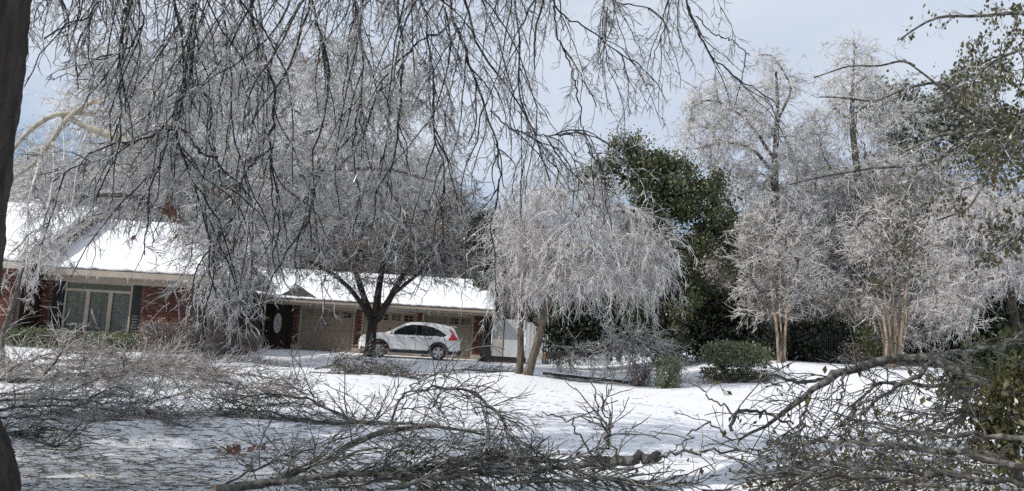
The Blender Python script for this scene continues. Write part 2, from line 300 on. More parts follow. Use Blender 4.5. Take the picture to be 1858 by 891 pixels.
# ------------------------------------------------------------ brick house (left)
def slab(A, B, C, D, th, nu, nv, amp=0., sag=0):
    """closed slab: lower edge A-B, upper edge D-C, thickened along its normal"""
    A, B, C, D = map(arr, (A, B, C, D)); n = nrm(np.cross(B-A, D-A)); n = n if n[2] > 0 else -n
    u = np.linspace(0, 1, nu+1)[None, :, None]; v = np.linspace(0, 1, nv+1)[:, None, None]
    bot = (A*(1-u)+B*u)*(1-v)+(D*(1-u)+C*u)*v
    edge = np.minimum(1, np.minimum(np.minimum(u, 1-u)*nu, np.minimum(v, 1-v)*nv)/1.0); rough = R.normal(size=bot.shape[:2])[..., None]
    if amp > 0:                                            # ragged lower edge and broad drifts
        lo_ = .05*np.abs(R.normal(size=(1, nu+1, 1)))*np.array([1.]+[0]*nv)[:, None, None]; bot = bot+lo_*nrm(D-A); rough = rough+1.2*np.sin(u*nu*.7+1)*np.cos(v*nv*.6)
    top = bot + n*(th*(.55+.45*edge)+amp*rough*edge)
    V = np.concatenate([bot.reshape(-1, 3), top.reshape(-1, 3)]); N = (nu+1)*(nv+1); I = np.arange(N).reshape(nv+1, nu+1)
    q = np.stack([I[:-1, :-1], I[:-1, 1:], I[1:, 1:], I[1:, :-1]], -1).reshape(-1, 4); Q = [q[:, ::-1], q+N]
    ring = np.concatenate([I[0, :], I[1:, -1], I[-1, ::-1][1:], I[::-1, 0][1:-1]]); r2 = np.roll(ring, -1); Q.append(np.stack([ring, r2, r2+N, ring+N], 1))
    return V, Q
BRICK_MESH = [None]*4
def brick_mesh(k):
    if BRICK_MESH[k] is None:
        b = MB(); w, d, h = .0975, .045, .0285; e = .004
        b.add([(-w,-d+e,-h),(w,-d+e,-h),(w,d,-h),(-w,d,-h),(-w,-d+e,h),(w,-d+e,h),(w,d,h),(-w,d,h),(-w+e,-d,-h+e),(w-e,-d,-h+e),(w-e,-d,h-e),(-w+e,-d,h-e)], [(3,2,1,0),(4,5,6,7),(8,9,10,11),(0,1,9,8),(1,5,10,9),(5,4,11,10),(4,0,8,11),(1,2,6,5),(3,0,4,7)])
        BRICK_MESH[k] = mesh_np('brick', np.concatenate(b.v), [np.array(q) for q in b.q.values()], False); BRICK_MESH[k].materials.append(BR[k])
    return BRICK_MESH[k]
def brick_spots(x0, x1, z0, z1, y):
    out = []; row = 0; z = z0+.033
    while z < z1-.02:
        x = x0+.1+(.1 if row % 2 else 0)
        while x < x1-.06: out.append((x, y, z)); x += .21
        z += .071; row += 1
    return out
def lay_bricks(spots, parent, single, pick=(.5, .78, .9)):
    base = rootloc(parent); rest = [MB(), MB(), MB(), MB()]
    for i, s in enumerate(spots):
        k = int(np.searchsorted(pick, R.random())); jx, jy = R.normal()*.002, R.normal()*.003
        if i < single:
            o = bpy.data.objects.new('brick', brick_mesh(k)); COL.objects.link(o); o.parent = parent; o.location = [float(v) for v in arr(s)+(jx, jy, 0)-base]
        else: rest[k].box(s[0]-.0975+jx, s[0]+.0975+jx, s[1]-.045+jy, s[1]+.04, s[2]-.0285, s[2]+.0285)
    for k in range(4):
        if rest[k].n: o = rest[k].build('bricks', BR[k], parent, kind='stuff')
HY = 31.0
hb = gp(170, HY)
house = thing('brick_house', hb, 'red brick house with steep snowy roofs and a wide three pane window at left', 'house')
wx = lambda px, py=560, y=HY: float(pt(px, py, y)[0])
ez = 2.72                                             # underside of the eaves
x_sh0, x_w0, x_w1, x_sh1, x_r = wx(92), wx(115), wx(238), wx(257), wx(352)
xl = wx(-160); rec = HY+.35
m = MB(); m.box(xl, x_sh0+.25, HY, HY+.2, -.2, ez); wl = m.build('wall', M_['mortar'], house)
m = MB(); m.box(x_sh1-.05, x_r, HY, HY+.2, -.2, ez); wr = m.build('wall', M_['mortar'], house)
lay_bricks(brick_spots(x_sh1-.05, x_r, .1, ez, HY-.001), wr, 250)
lay_bricks(brick_spots(wx(-10), x_sh0+.02, .1, ez, HY-.001)[::-1], wl, 45)
m = MB(); m.box(x_sh0+.25, x_sh1-.05, HY+.12, HY+.3, -.2, ez-.02); m.build('wall', M_['darkwood'], house)
m = MB(); m.box(xl, x_r, HY+.2, HY+9, -.2, .1); m.box(xl, xl+.2, HY+.2, HY+9, .1, ez); m.box(x_r-.2, x_r-.003, HY+.2, HY+9, .1, ez); m.box(xl, x_r, HY+8.8, HY+9, .1, ez); m.build('wall', M_['darkwood'], house)
for a, b in ((x_sh0+.02, x_w0-.05), (x_w1+.05, x_sh1-.06)):
    m = MB(); m.box(a, b, HY-.03, HY+.03, .55, 2.55)
    sh = m.build('shutter', M_['black'], house)
    for k in range(16): m = MB(); z = .66+k*.115; m.add([(a+.05, HY-.034, z), (b-.05, HY-.034, z), (b-.05, HY-.055, z+.02), (a+.05, HY-.055, z+.02), (a+.05, HY-.034, z+.09), (b-.05, HY-.034, z+.09)], [(0, 1, 2, 3), (3, 2, 5, 4), (0, 3, 4), (1, 5, 2)]); m.build('slat', M_['black'], sh)
# window: three tall lights under a transom
fr = MB(); z0, z1, zt = .55, 2.52, 2.14; wd = x_w1-x_w0; y0, y1 = HY-.02, HY+.1
for a in (x_w0, x_w1-.07): fr.box(a, a+.07, y0, y1, z0, z1)
fr.box(x_w0+.07, x_w1-.07, y0, y1, z0, z0+.07); fr.box(x_w0+.07, x_w1-.07, y0, y1, z1-.06, z1); fr.box(x_w0+.07, x_w1-.07, y0-.004, y1, zt, zt+.1)
xm = [x_w0+wd*.345, x_w0+wd*.68]
for a in xm: fr.box(a-.075, a+.075, y0+.004, y1, z0+.07, zt)
win = fr.build('window', M_['cream'], house)
ed = [x_w0+.07, xm[0]-.075, xm[0]+.075, xm[1]-.075, xm[1]+.075, x_w1-.07]
for k in range(3): m = MB(); m.box(ed[2*k], ed[2*k+1], HY+.04, HY+.05, z0+.07, zt); m.build('pane', M_['pane'], win)
for k in range(2): a = x_w0+.07+(wd-.14)*k*.6; b = a+(wd-.14)*(.6, .4)[k]; m = MB(); m.box(a, b-.01, HY+.04, HY+.05, zt+.1, z1-.06); m.build('pane', M_['darkpane'], win)
for (a, b) in ((ed[0], ed[1]+.02), (ed[2]-.02, ed[2]+.42), (ed[3]-.28, ed[3]+.03), (ed[4]-.03, ed[5])):
    n_ = 40; cx = np.linspace(a, b, n_); cy = HY+.085+.014*np.sin(np.arange(n_)*1.35+a*3); V = np.concatenate([np.stack([cx, cy, np.full(n_, z0+.07)], 1), np.stack([cx, cy, np.full(n_, zt)], 1)])
    build('curtain', V, [np.array([(i, i+1, n_+i+1, n_+i) for i in range(n_-1)])], M_['curtain'], win)
# roof over the window part: hip at its right end
ye, yr = HY-.62, HY+3.9; zr = 5.35; xhr = wx(372, 411, yr); xel = wx(60, 480, ye); xer = wx(386, 508, ye); ybk = HY+7.2
def roofpart(A, B, C, D, m_, th, name, parent, snow=True, nu=40, nv=20):
    V, Q = slab(A, B, C, D, th, 1, 1); o = build(name, V, Q, m_, parent, smooth=False)
    if snow:
        n = nrm(np.cross(arr(B)-arr(A), arr(D)-arr(A))); off = n*(th*.56+.004)*(1 if n[2] > 0 else -1)
        V, Q = slab(arr(A)+off, arr(B)+off, arr(C)+off, arr(D)+off, .11, nu, nv, .012); build('snow_layer', V, Q, M_['roofsnow'], o)
    return o
roof = roofpart((xel, ye, ez+.2), (xer, ye, ez+.2), (xhr, yr, zr), (wx(60, 480, yr)-.2, yr, zr), M_['shingle'], .12, 'roof', house)
V, Q = slab((xer+.003, ye, ez+.2), (xer+.25, ybk, ez+.2), (xhr+.06, yr+.05, zr), (xhr+.004, yr, zr), .12, 1, 1); build('roof', V, Q, M_['shingle'], house, smooth=False, label='bare grey shingled hip slope without snow')
V, Q = slab((xer, ybk, ez+.2), (xel, ybk, ez+.2), (wx(60, 480, yr)-.2, yr+.01, zr), (xhr, yr+.01, zr), .12, 1, 1); build('roof', V, Q, M_['shingle'], house, smooth=False)
m = MB(); m.box(xel, xer, ye-.03, ye-.003, ez+.02, ez+.24); m.build('fascia', M_['cream'], house)
m = MB(); m.box(xel, xer, ye, HY-.05, ez-.02, ez+.02); m.build('soffit', M_['cream'], house)
m = MB(); m.box(xer-.03, xer+.1, ye, ybk, ez-.02, ez+.2); m.build('fascia', M_['darkwood'], house)
m = MB(); m.box(xel, x_r, HY-.08, HY-.04, ez-.22, ez-.02); m.build('frieze_board', M_['cream'], house)
# left wing: forward, ridge left to right, open verge on its right end
yl, yrl = HY-1.9, HY+3.0; xv = wx(42, 480, yl); zl = 2.8; zrl = 5.75; xfar = xv-9
rl = roofpart((xfar, yl, zl+.2), (xv, yl, zl+.2), (xv+.02, yrl, zrl), (xfar, yrl, zrl), M_['shingle'], .14, 'roof', house)
rb = roofpart((xv, yrl+4.9, zl+.2), (xfar, yrl+4.9, zl+.2), (xfar, yrl+.005, zrl), (xv+.02, yrl+.005, zrl), M_['shingle'], .14, 'roof', house, snow=False)
m = MB(); prism(m, [(xv+.024, yl, zl-.06), (xv+.024, yrl, zrl-.26), (xv+.024, yrl, zrl+.02), (xv+.024, yl, zl+.22)], (.04, 0, 0)); m.build('bargeboard', M_['cream'], house)
m = MB(); m.box(xfar, xv, yl-.03, yl-.003, zl, zl+.24); m.build('fascia', M_['cream'], house)
m = MB(); prism(m, [(xv-.25, yl+.5, 0), (xv-.25, yrl+4.4, 0), (xv-.25, yrl+4.4, zl+.1), (xv-.25, yrl, zrl-.25), (xv-.25, yl+.5, zl+.1)], (-.2, 0, 0)); m.build('wall', M_['darkwood'], house)
m = MB(); m.box(xfar, xv-.45, yl+.5, yl+.7, 0, zl+.1); w = m.build('wall', M_['mortar'], house); lay_bricks(brick_spots(xv-2.4, xv-.45, .05, zl+.05, yl+.499), w, 0)

# ------------------------------------------------------------ garage
GY = 38.8; gx_ = lambda px, py=600, y=GY: float(pt(px, py, y)[0])
gb = gp(690, GY)
gar = thing('garage_building', gb, 'long low brick garage with three tan doors under a snowy roof', 'garage')
ge = 2.22; yee = GY-.75
X0, D1a, D1b, D2a, D2b, D3a, D3b, X1 = gx_(484), gx_(545), gx_(640), gx_(658), gx_(753), gx_(768), gx_(856), gx_(877)
mw = MB()
for a, b in ((gx_(531), D1a-.08), (D1b+.08, D2a-.08), (D2b+.06, D3a-.06), (D3b+.08, X1)):
    m = MB(); m.box(a, b, GY, GY+.25, -.1, ge+.02); w = m.build('pillar', M_['mortar'], gar)
    z0 = .32; mm = MB(); mm.box(a-.02, b+.02, GY-.06, GY-.003, -.05, z0-.02); mm.build('plinth', M_['cream'], w)
    lay_bricks(brick_spots(a-.04, b+.03, z0, ge, GY-.001), w, 0 if b-a < .3 else 60)
def garage_door(a, b, nwin=4, first_dark=False):
    d = None
    m = MB(); y = GY+.12
    m.box(a, b, y, y+.06, 0.02, ge-.12); d = m.build('door', M_['tan'], gar)
    hs = (ge-.14)/4
    for k in range(4):                                   # four stacked sections, each proud of the leaf with a recess between
        z0 = .03+k*hs; mm = MB(); mm.box(a+.01, b-.01, y-.025, y-.002, z0, z0+hs-.008); mm.build('panel', M_['tan'], d)
    W = (b-a)
    for k in range(nwin):
        cx = a+W*(.14+.24*k); cz = .03+3.52*hs; ww, hh = .21, .13
        mm = MB(); mm.box(cx-ww, cx+ww, y-.032, y-.027, cz-hh, cz+hh); mm.build('pane', M_['darkpane'], d)
        mm = MB(); yy = y-.045
        mm.box(cx-ww-.02, cx+ww+.02, yy, y-.0255, cz+hh, cz+hh+.02); mm.box(cx-ww-.02, cx+ww+.02, yy, y-.0255, cz-hh-.02, cz-hh)
        mm.box(cx-ww-.02, cx-ww, yy, y-.0255, cz-hh, cz+hh); mm.box(cx+ww, cx+ww+.02, yy, y-.0255, cz-hh, cz+hh)
        if not (first_dark and k == 0): mm.box(cx-.014, cx+.014, yy, y-.033, cz-hh, cz+hh); mm.box(cx-ww, cx-.015, yy+.002, y-.033, cz-.014, cz+.014); mm.box(cx+.015, cx+ww, yy+.002, y-.033, cz-.014, cz+.014)
        mm.build('window_frame', M_['tan'], d)
    mm = MB(); mm.box(a+W*.49, a+W*.49+.09, y-.06, y-.0255, 1.28, 1.33); mm.build('handle', M_['black'], d)
    t = MB(); t.box(a-.08, a, GY-.03, GY+.12, 0, ge-.04); t.box(b, b+.08, GY-.03, GY+.12, 0, ge-.04); t.box(a, b, GY-.02, GY+.12, ge-.12, ge-.04); t.build('door_frame', M_['cream'], d)
garage_door(D1a, D1b, 4, True); garage_door(D2a, D2b); garage_door(D3a, D3b)
m = MB(); m.box(X0-.3, gx_(531), GY+.5, GY+.6, -.1, ge+.1); m.box(X0-.3, X0-.2, GY-.1, GY+.5, 0, ge); m.box(gx_(531)+.02, X1-.01, GY+.3, GY+8.5, -.1, ge); m.build('wall', M_['darkwood'], gar)
m = MB(); da, db = gx_(489), gx_(526); m.box(da, db, GY+.42, GY+.48, 0, 2.08); fd = m.build('front_door', M_['darkwood'], gar)
th = np.linspace(0, 2*np.pi, 32, endpoint=False); cx = gx_(504, 585, GY+.42)
V = np.stack([cx+.2*np.cos(th), np.full(32, GY+.41), 1.27+.5*np.sin(th)], 1); m = MB(); prism(m, V, (0, .02, 0)); m.build('pane', M_['oval'], fd)
V2 = np.stack([cx+.225*np.cos(th), np.full(32, GY+.405), 1.27+.53*np.sin(th)], 1); V1 = np.stack([cx+.2*np.cos(th), np.full(32, GY+.405), 1.27+.5*np.sin(th)], 1)
m = MB(); m.add(np.concatenate([V1, V2]), [(i, (i+1) % 32, 32+(i+1) % 32, 32+i) for i in range(32)]); m.build('door_trim', M_['darkwood'], fd)
m = MB(); m.box(X0-.16, X0-.1, GY-.2, GY-.1, 0, ge); m.build('porch_post', M_['gate'], gar)
xA, xB = gx_(470, 545, yee), gx_(899, 577, yee); yrg = GY+4.9; zrg = 4.15
roofpart((xA, yee, ge+.2), (xB, yee, ge+.2), (gx_(905, 520, yrg)-.5, yrg, zrg), (gx_(440, 490, yrg), yrg, zrg), M_['shingle'], .12, 'roof', gar, nu=80)
roofpart((xB, yrg+5.6, ge+.2), (xA, yrg+5.6, ge+.2), (gx_(440, 490, yrg), yrg+.01, zrg), (gx_(905, 520, yrg)-.5, yrg+.01, zrg), M_['shingle'], .12, 'roof', gar, snow=False)
m = MB(); m.box(xA, xB, yee-.03, yee-.003, ge, ge+.22); m.build('fascia', M_['cream'], gar)
m = MB(); m.box(xA, xB, yee-.1, yee-.033, ge+.11, ge+.2); m.build('gutter', M_['cream'], gar)
m = MB(); m.box(xA, xB, yee, GY-.01, ge-.025, ge-.004); m.build('soffit', M_['cream'], gar)
# small porch gable on the garage roof
gxm = gx_(535, 535, yee); m = MB(); prism(m, [(gxm-.95, yee+.12, ge+.3), (gxm+.95, yee+.12, ge+.3), (gxm, yee+.12, ge+.86)], (0, 2.2, 0)); pg = m.build('porch_gable', M_['shingle'], gar)
m = MB(); prism(m, [(gxm, yee+.06, ge+.90), (gxm+1.05, yee+.06, ge+.27), (gxm+1.05, yee+.06, ge+.38), (gxm, yee+.06, ge+1.0)], (0, .05, 0)); m.build('bargeboard', M_['bark2'], pg)

def icicles(parent, xa, xb, y, z, n):
    x = np.sort(R.uniform(xa, xb, n)); L = R.gamma(2, .05, n)+.03; P = np.stack([np.stack([x, np.full(n, y), np.full(n, z)], 1), np.stack([x+R.normal(size=n)*.004, np.full(n, y), z-L*.5], 1), np.stack([x, np.full(n, y), z-L], 1)], 1)
    V, Q = tubes(P, np.array([[.014, .009, .001]]).repeat(n, 0)*R.uniform(.6, 1.4, (n, 1)), 5); build('icicles', V, [Q], M_['icicle'], parent, kind='stuff')
icicles(gar, xA+.1, xB-.1, yee-.07, ge+.11, 26); icicles(house, xel+.1, xer-.1, ye-.02, ez+.02, 18)
for xx, zz in ((gx_(730, 520, yrg-2), .55), (gx_(560, 505, yrg-1.2), .4)):
    yy = yrg-1.6; z0 = ge+.2+(zrg-ge-.2)*(yy-yee)/(yrg-yee); V, Q = tubes(arr([[(xx, yy, z0), (xx, yy, z0+zz*.5), (xx, yy, z0+zz)]]), np.full((1, 3), .05), 10); build('vent_pipe', V, [Q], M_['greybark'], gar)
# gate, bin, fences to the right of the garage
gt = thing('wooden_gate', gp(925, 38.5), 'pale grey panelled wooden gate between garage and twin trunk tree', 'gate')
for (a, b, mm, dz) in ((893, 914, 'gate', 0), (915, 953, 'gatepale', .05), (954, 966, 'gate', -.03)):
    m = MB(); m.box(gx_(a, 610, 38.5), gx_(b, 610, 38.5)-.02, 38.47, 38.55, .3, 2.05+dz); m.build('panel', M_[mm], gt)
m = MB(); m.box(gx_(889, 610, 38.5), gx_(967, 610, 38.5), 38.56, 38.66, -.1, .32); m.build('base_board', M_['darkwood'], gt)
m = MB(); m.box(gx_(885, 610, 38.5), gx_(892, 610, 38.5), 38.44, 38.6, 0, 2.2); m.build('post', M_['black'], gt)
bn = gp(879, 37.6); bin_ = thing('wheeled_bin', bn, 'black wheeled bin beside the brick end of the garage', 'bin')
m = MB(); z_ = bn[2]; m.add([(bn[0]+sx*(.2 if k == 0 else .26), bn[1]+sy*(.2 if k == 0 else .27), z_+(.05, .85)[k]) for k in (0, 1) for (sx, sy) in ((-1, -1), (1, -1), (1, 1), (-1, 1))], [(3, 2, 1, 0), (4, 5, 6, 7), (0, 1, 5, 4), (1, 2, 6, 5), (2, 3, 7, 6), (3, 0, 4, 7)]); m.build('body', M_['plastic'], bin_)
m = MB(); m.box(bn[0]-.29, bn[0]+.29, bn[1]-.32, bn[1]+.29, z_+.852, z_+.9); m.build('lid', M_['plastic'], bin_)
for s in (-1, 1):
    th = np.linspace(0, 2*np.pi, 14, endpoint=False); m = MB(); prism(m, np.stack([np.full(14, bn[0]+s*.22), bn[1]+.24+.1*np.cos(th), z_+.1+.1*np.sin(th)], 1), (s*.05, 0, 0)); m.build('wheel', M_['tyre'], bin_)
def fence(label, a, b, n, z0, z1, m_, w, rails, cat='fence', name='iron_fence', pointed=True, thk=.02):
    base = (arr(a)+arr(b))/2; base[2] = terr(base[0], base[1]); f = thing(name, base, label, cat); A = arr(a); B = arr(b)
    hh = z1-z0; pm = MB(); pm.box(-w, w, -thk, thk, 0, hh-.05)
    pm.add([(-w, -thk, hh-.048), (w, -thk, hh-.048), (w, thk, hh-.048), (-w, thk, hh-.048), (0, 0, hh+.06)], [(0, 1, 4), (1, 2, 4), (2, 3, 4), (3, 0, 4), (3, 2, 1, 0)])
    me = mesh_np('picket', np.concatenate(pm.v), [np.array(q) for q in pm.q.values()], False); me.materials.append(m_)
    for k in range(n):
        p = A+(B-A)*k/(n-1); p[2] = terr(p[0], p[1])+z0+R.normal()*.008; o = bpy.data.objects.new('picket', me); COL.objects.link(o); o.parent = f; o.location = [float(v) for v in p-base]; o.rotation_euler = (R.normal()*.01, R.normal()*.012, 0)
    for z in rails:
        a3 = A.copy(); b3 = B.copy(); a3[2] = terr(A[0], A[1])+z; b3[2] = terr(B[0], B[1])+z
        V, Q = tubes(np.stack([a3, b3])[None]+arr([0, thk+.022, 0]), np.full((1, 2), .022), 4); build('rail', V, [Q], m_, f, smooth=False)
    return f
fence('white picket fence section just behind the leaning trunk', gp(955, 37.5), gp(982, 37.2), 9, .1, 1.9, M_['gatepale'], .035, (.5, 1.5), name='picket_fence')
fence('black iron fence section right of the leaning twin trunk', gp(984, 36.5), gp(1018, 36.2), 8, .15, 2.1, M_['iron'], .028, (.4, 1.85))
fence('long black iron fence at the wood edge behind the lawn', gp(1462, 35.), gp(1578, 35.), 34, .05, 1.25, M_['iron'], .014, (.2, 1.1), thk=.014)
ps = thing('boundary_wall', gp(1060, 40), 'pale rendered wall glimpsed behind the black iron fence', 'wall')
m = MB(); a, b = gp(985, 40)[0], gp(1110, 40)[0]; m.box(a, b, 40, 40.2, -.2, 1.9); m.build('render', M_['gatepale'], ps); m = MB(); m.box(a-.05, b+.05, 39.96, 40.24, 1.903, 2.0); m.build('coping', M_['snow'], ps)
# street sign
sg = gp(1762, 38); sign = thing('street_sign', sg, 'green street name sign on a thin post at the right', 'sign')
V, Q = tubes(np.stack([sg, sg+arr([0, 0, 2.55])])[None], np.full((1, 2), .03), 8); build('post', V, [Q], M_['signpole'], sign)
c = pt(1763, 571, 38); m = MB(); m.box(c[0]-.3, c[0]+.3, 37.94, 37.955, c[2]-.13, c[2]+.13); bl = m.build('blade', M_['sign'], sign)
m = MB(); 
for k in range(5): m.box(c[0]-.22+k*.09, c[0]-.22+k*.09+.055, 37.93, 37.938, c[2]-.05, c[2]+.05)
m.build('lettering', M_['white'], bl, label='white lettering too small to read')
m = MB(); m.box(c[0]-.015, c[0]+.015, 37.6, 38.25, c[2]+.16, c[2]+.40); m.build('blade', M_['sign'], sign, label='upper blade seen edge on')

# ------------------------------------------------------------ car
def catmull(xs, ys, x): return np.interp(x, xs, ys)
TOPX = [0, .03, .10, .25, .6, 1.0, 1.22, 1.45, 1.75, 2.0, 2.25, 2.55, 2.9, 3.3, 3.7, 4.02, 4.18, 4.24, 4.34, 4.44, 4.50, 4.53]
TOPZ = [.60, .78, .90, .98, 1.055, 1.10, 1.13, 1.27, 1.44, 1.555, 1.625, 1.655, 1.66, 1.645, 1.60, 1.535, 1.49, 1.43, 1.20, 1.02, .80, .62]
HWX = [0, .05, .15, .35, .7, 1.2, 2.2, 3.4, 3.9, 4.2, 4.4, 4.5, 4.53]
HWZ = [.55, .66, .75, .83, .89, .905, .91, .905, .885, .85, .80, .74, .66]
def car_y(x, z):
    w = np.interp(x, HWX, HWZ); z = np.asarray(z, float)
    base = w*(1-.05*np.clip((.55-z)/.35, 0, 1)**2) + .012*np.exp(-((z-.93)/.05)**2)
    return np.where(z > .98, w-.02*sstep(.98, 1.08, z)-.40*np.maximum(0, z-1.04)*sstep(.9, 1.3, z), base)
cb = gp(742, 36.2); CY = math.radians(5.5)
car = thing('parked_car', cb, 'white crossover car parked before the tan garage doors', 'car', rz=CY)
car.location = (cb[0], cb[1], float(terr(cb[0], cb[1]))+.055); OX = 2.265                                # local x = station - OX, front to -x; the side we see is -y
xs = np.unique(np.concatenate([np.linspace(0, 4.53, 70), np.array(TOPX)])); zb = .24
tz = np.interp(xs, TOPX, TOPZ); kern = np.array([.25, .5, .25])
rows = []
for x, zt in zip(xs, tz):
    belt = min(1.04, zt-.05); zz = np.concatenate([np.linspace(zb if .2 < x < 4.45 else .32, belt, 9), np.linspace(belt, zt-.055 if zt > 1.2 else zt-.012, 6)[1:]])
    yy = car_y(x, zz); yl = yy[-1]
    prof = [(y, z) for y, z in zip(yy, zz)] + [(yl-.03, zt-.028 if zt > 1.2 else zt-.005), (yl-.09, zt-.012 if zt > 1.2 else zt), (yl*.6, zt+.005), (yl*.3, zt+.01), (0, zt+.012)]
    rows.append([(x-OX, -y, z) for y, z in prof] + [(x-OX, y, z) for y, z in prof[:-1][::-1]])
V = arr(rows); ns, npf = V.shape[:2]; I = np.arange(ns*npf).reshape(ns, npf)
Q = np.stack([I[:-1, :-1], I[1:, :-1], I[1:, 1:], I[:-1, 1:]], -1).reshape(-1, 4)
bm = MB(); bm.addq(V.reshape(-1, 3), [Q]); bm.add(V[0], [tuple(range(npf))]); bm.add(V[-1], [tuple(range(npf))[::-1]])
bm.add(np.concatenate([V[:, 0], V[:, -1]]), [(i, ns+i, ns+i+1, i+1) for i in range(ns-1)])
me = mesh_np('body', np.concatenate(bm.v), [np.array(q) for q in bm.q.values()], True)
bmm = bmesh.new(); bmm.from_mesh(me); bmesh.ops.remove_doubles(bmm, verts=bmm.verts, dist=1e-4); bmesh.ops.recalc_face_normals(bmm, faces=bmm.faces); bmm.to_mesh(me); bmm.free()
body = link('body', me, M_['carwhite'], car)
WXF, WXR, WR = .93, 3.55, .345
cut = MB()
for wxx in (WXF, WXR):
    th = np.linspace(0, 2*np.pi, 40, endpoint=False); prism(cut, np.stack([wxx-OX+.405*np.cos(th), np.full(40, -1.2), .36+.405*np.sin(th)], 1), (0, 2.4, 0))
cme = mesh_np('cutter', np.concatenate(cut.v), [np.array(q) for q in cut.q.values()], False)
bmm = bmesh.new(); bmm.from_mesh(cme); bmesh.ops.recalc_face_normals(bmm, faces=bmm.faces); bmm.to_mesh(cme); bmm.free()
cobj = bpy.data.objects.new('cutter', cme); COL.objects.link(cobj); cobj.parent = car
md = body.modifiers.new('b', 'BOOLEAN'); md.operation = 'DIFFERENCE'; md.object = cobj; md.solver = 'EXACT'
bpy.context.view_layer.update(); dg = bpy.context.evaluated_depsgraph_get(); nm = bpy.data.meshes.new_from_object(body.evaluated_get(dg)); body.modifiers.clear(); body.data = nm
bpy.data.objects.remove(cobj); 
def side_patch(poly, m_, name, parent, off=.006, side=-1, n=14, label=None):
    """polygon (station, z) laid on the car's flank"""
    P = arr(poly); bm2 = bmesh.new(); vs = [bm2.verts.new((p[0], 0, p[1])) for p in P]; bm2.faces.new(vs)
    bmesh.ops.triangulate(bm2, faces=bm2.faces); bmesh.ops.subdivide_edges(bm2, edges=bm2.edges, cuts=3, use_grid_fill=True)
    for v in bm2.verts:
        x, z = v.co.x, v.co.z; v.co = (x-OX, side*(float(car_y(x, z))+off), z)
    me2 = bpy.data.meshes.new(name); bm2.to_mesh(me2); bm2.free(); return link(name, me2, m_, parent, label=label)
W1 = [(1.40, 1.085), (1.75, 1.285), (2.05, 1.43), (2.30, 1.50), (2.50, 1.515), (2.50, 1.085)]
W2 = [(2.55, 1.085), (2.55, 1.515), (2.9, 1.50), (3.17, 1.455), (3.17, 1.085)]
W3 = [(3.21, 1.085), (3.21, 1.445), (3.55, 1.32), (3.80, 1.17), (3.84, 1.13), (3.70, 1.085)]
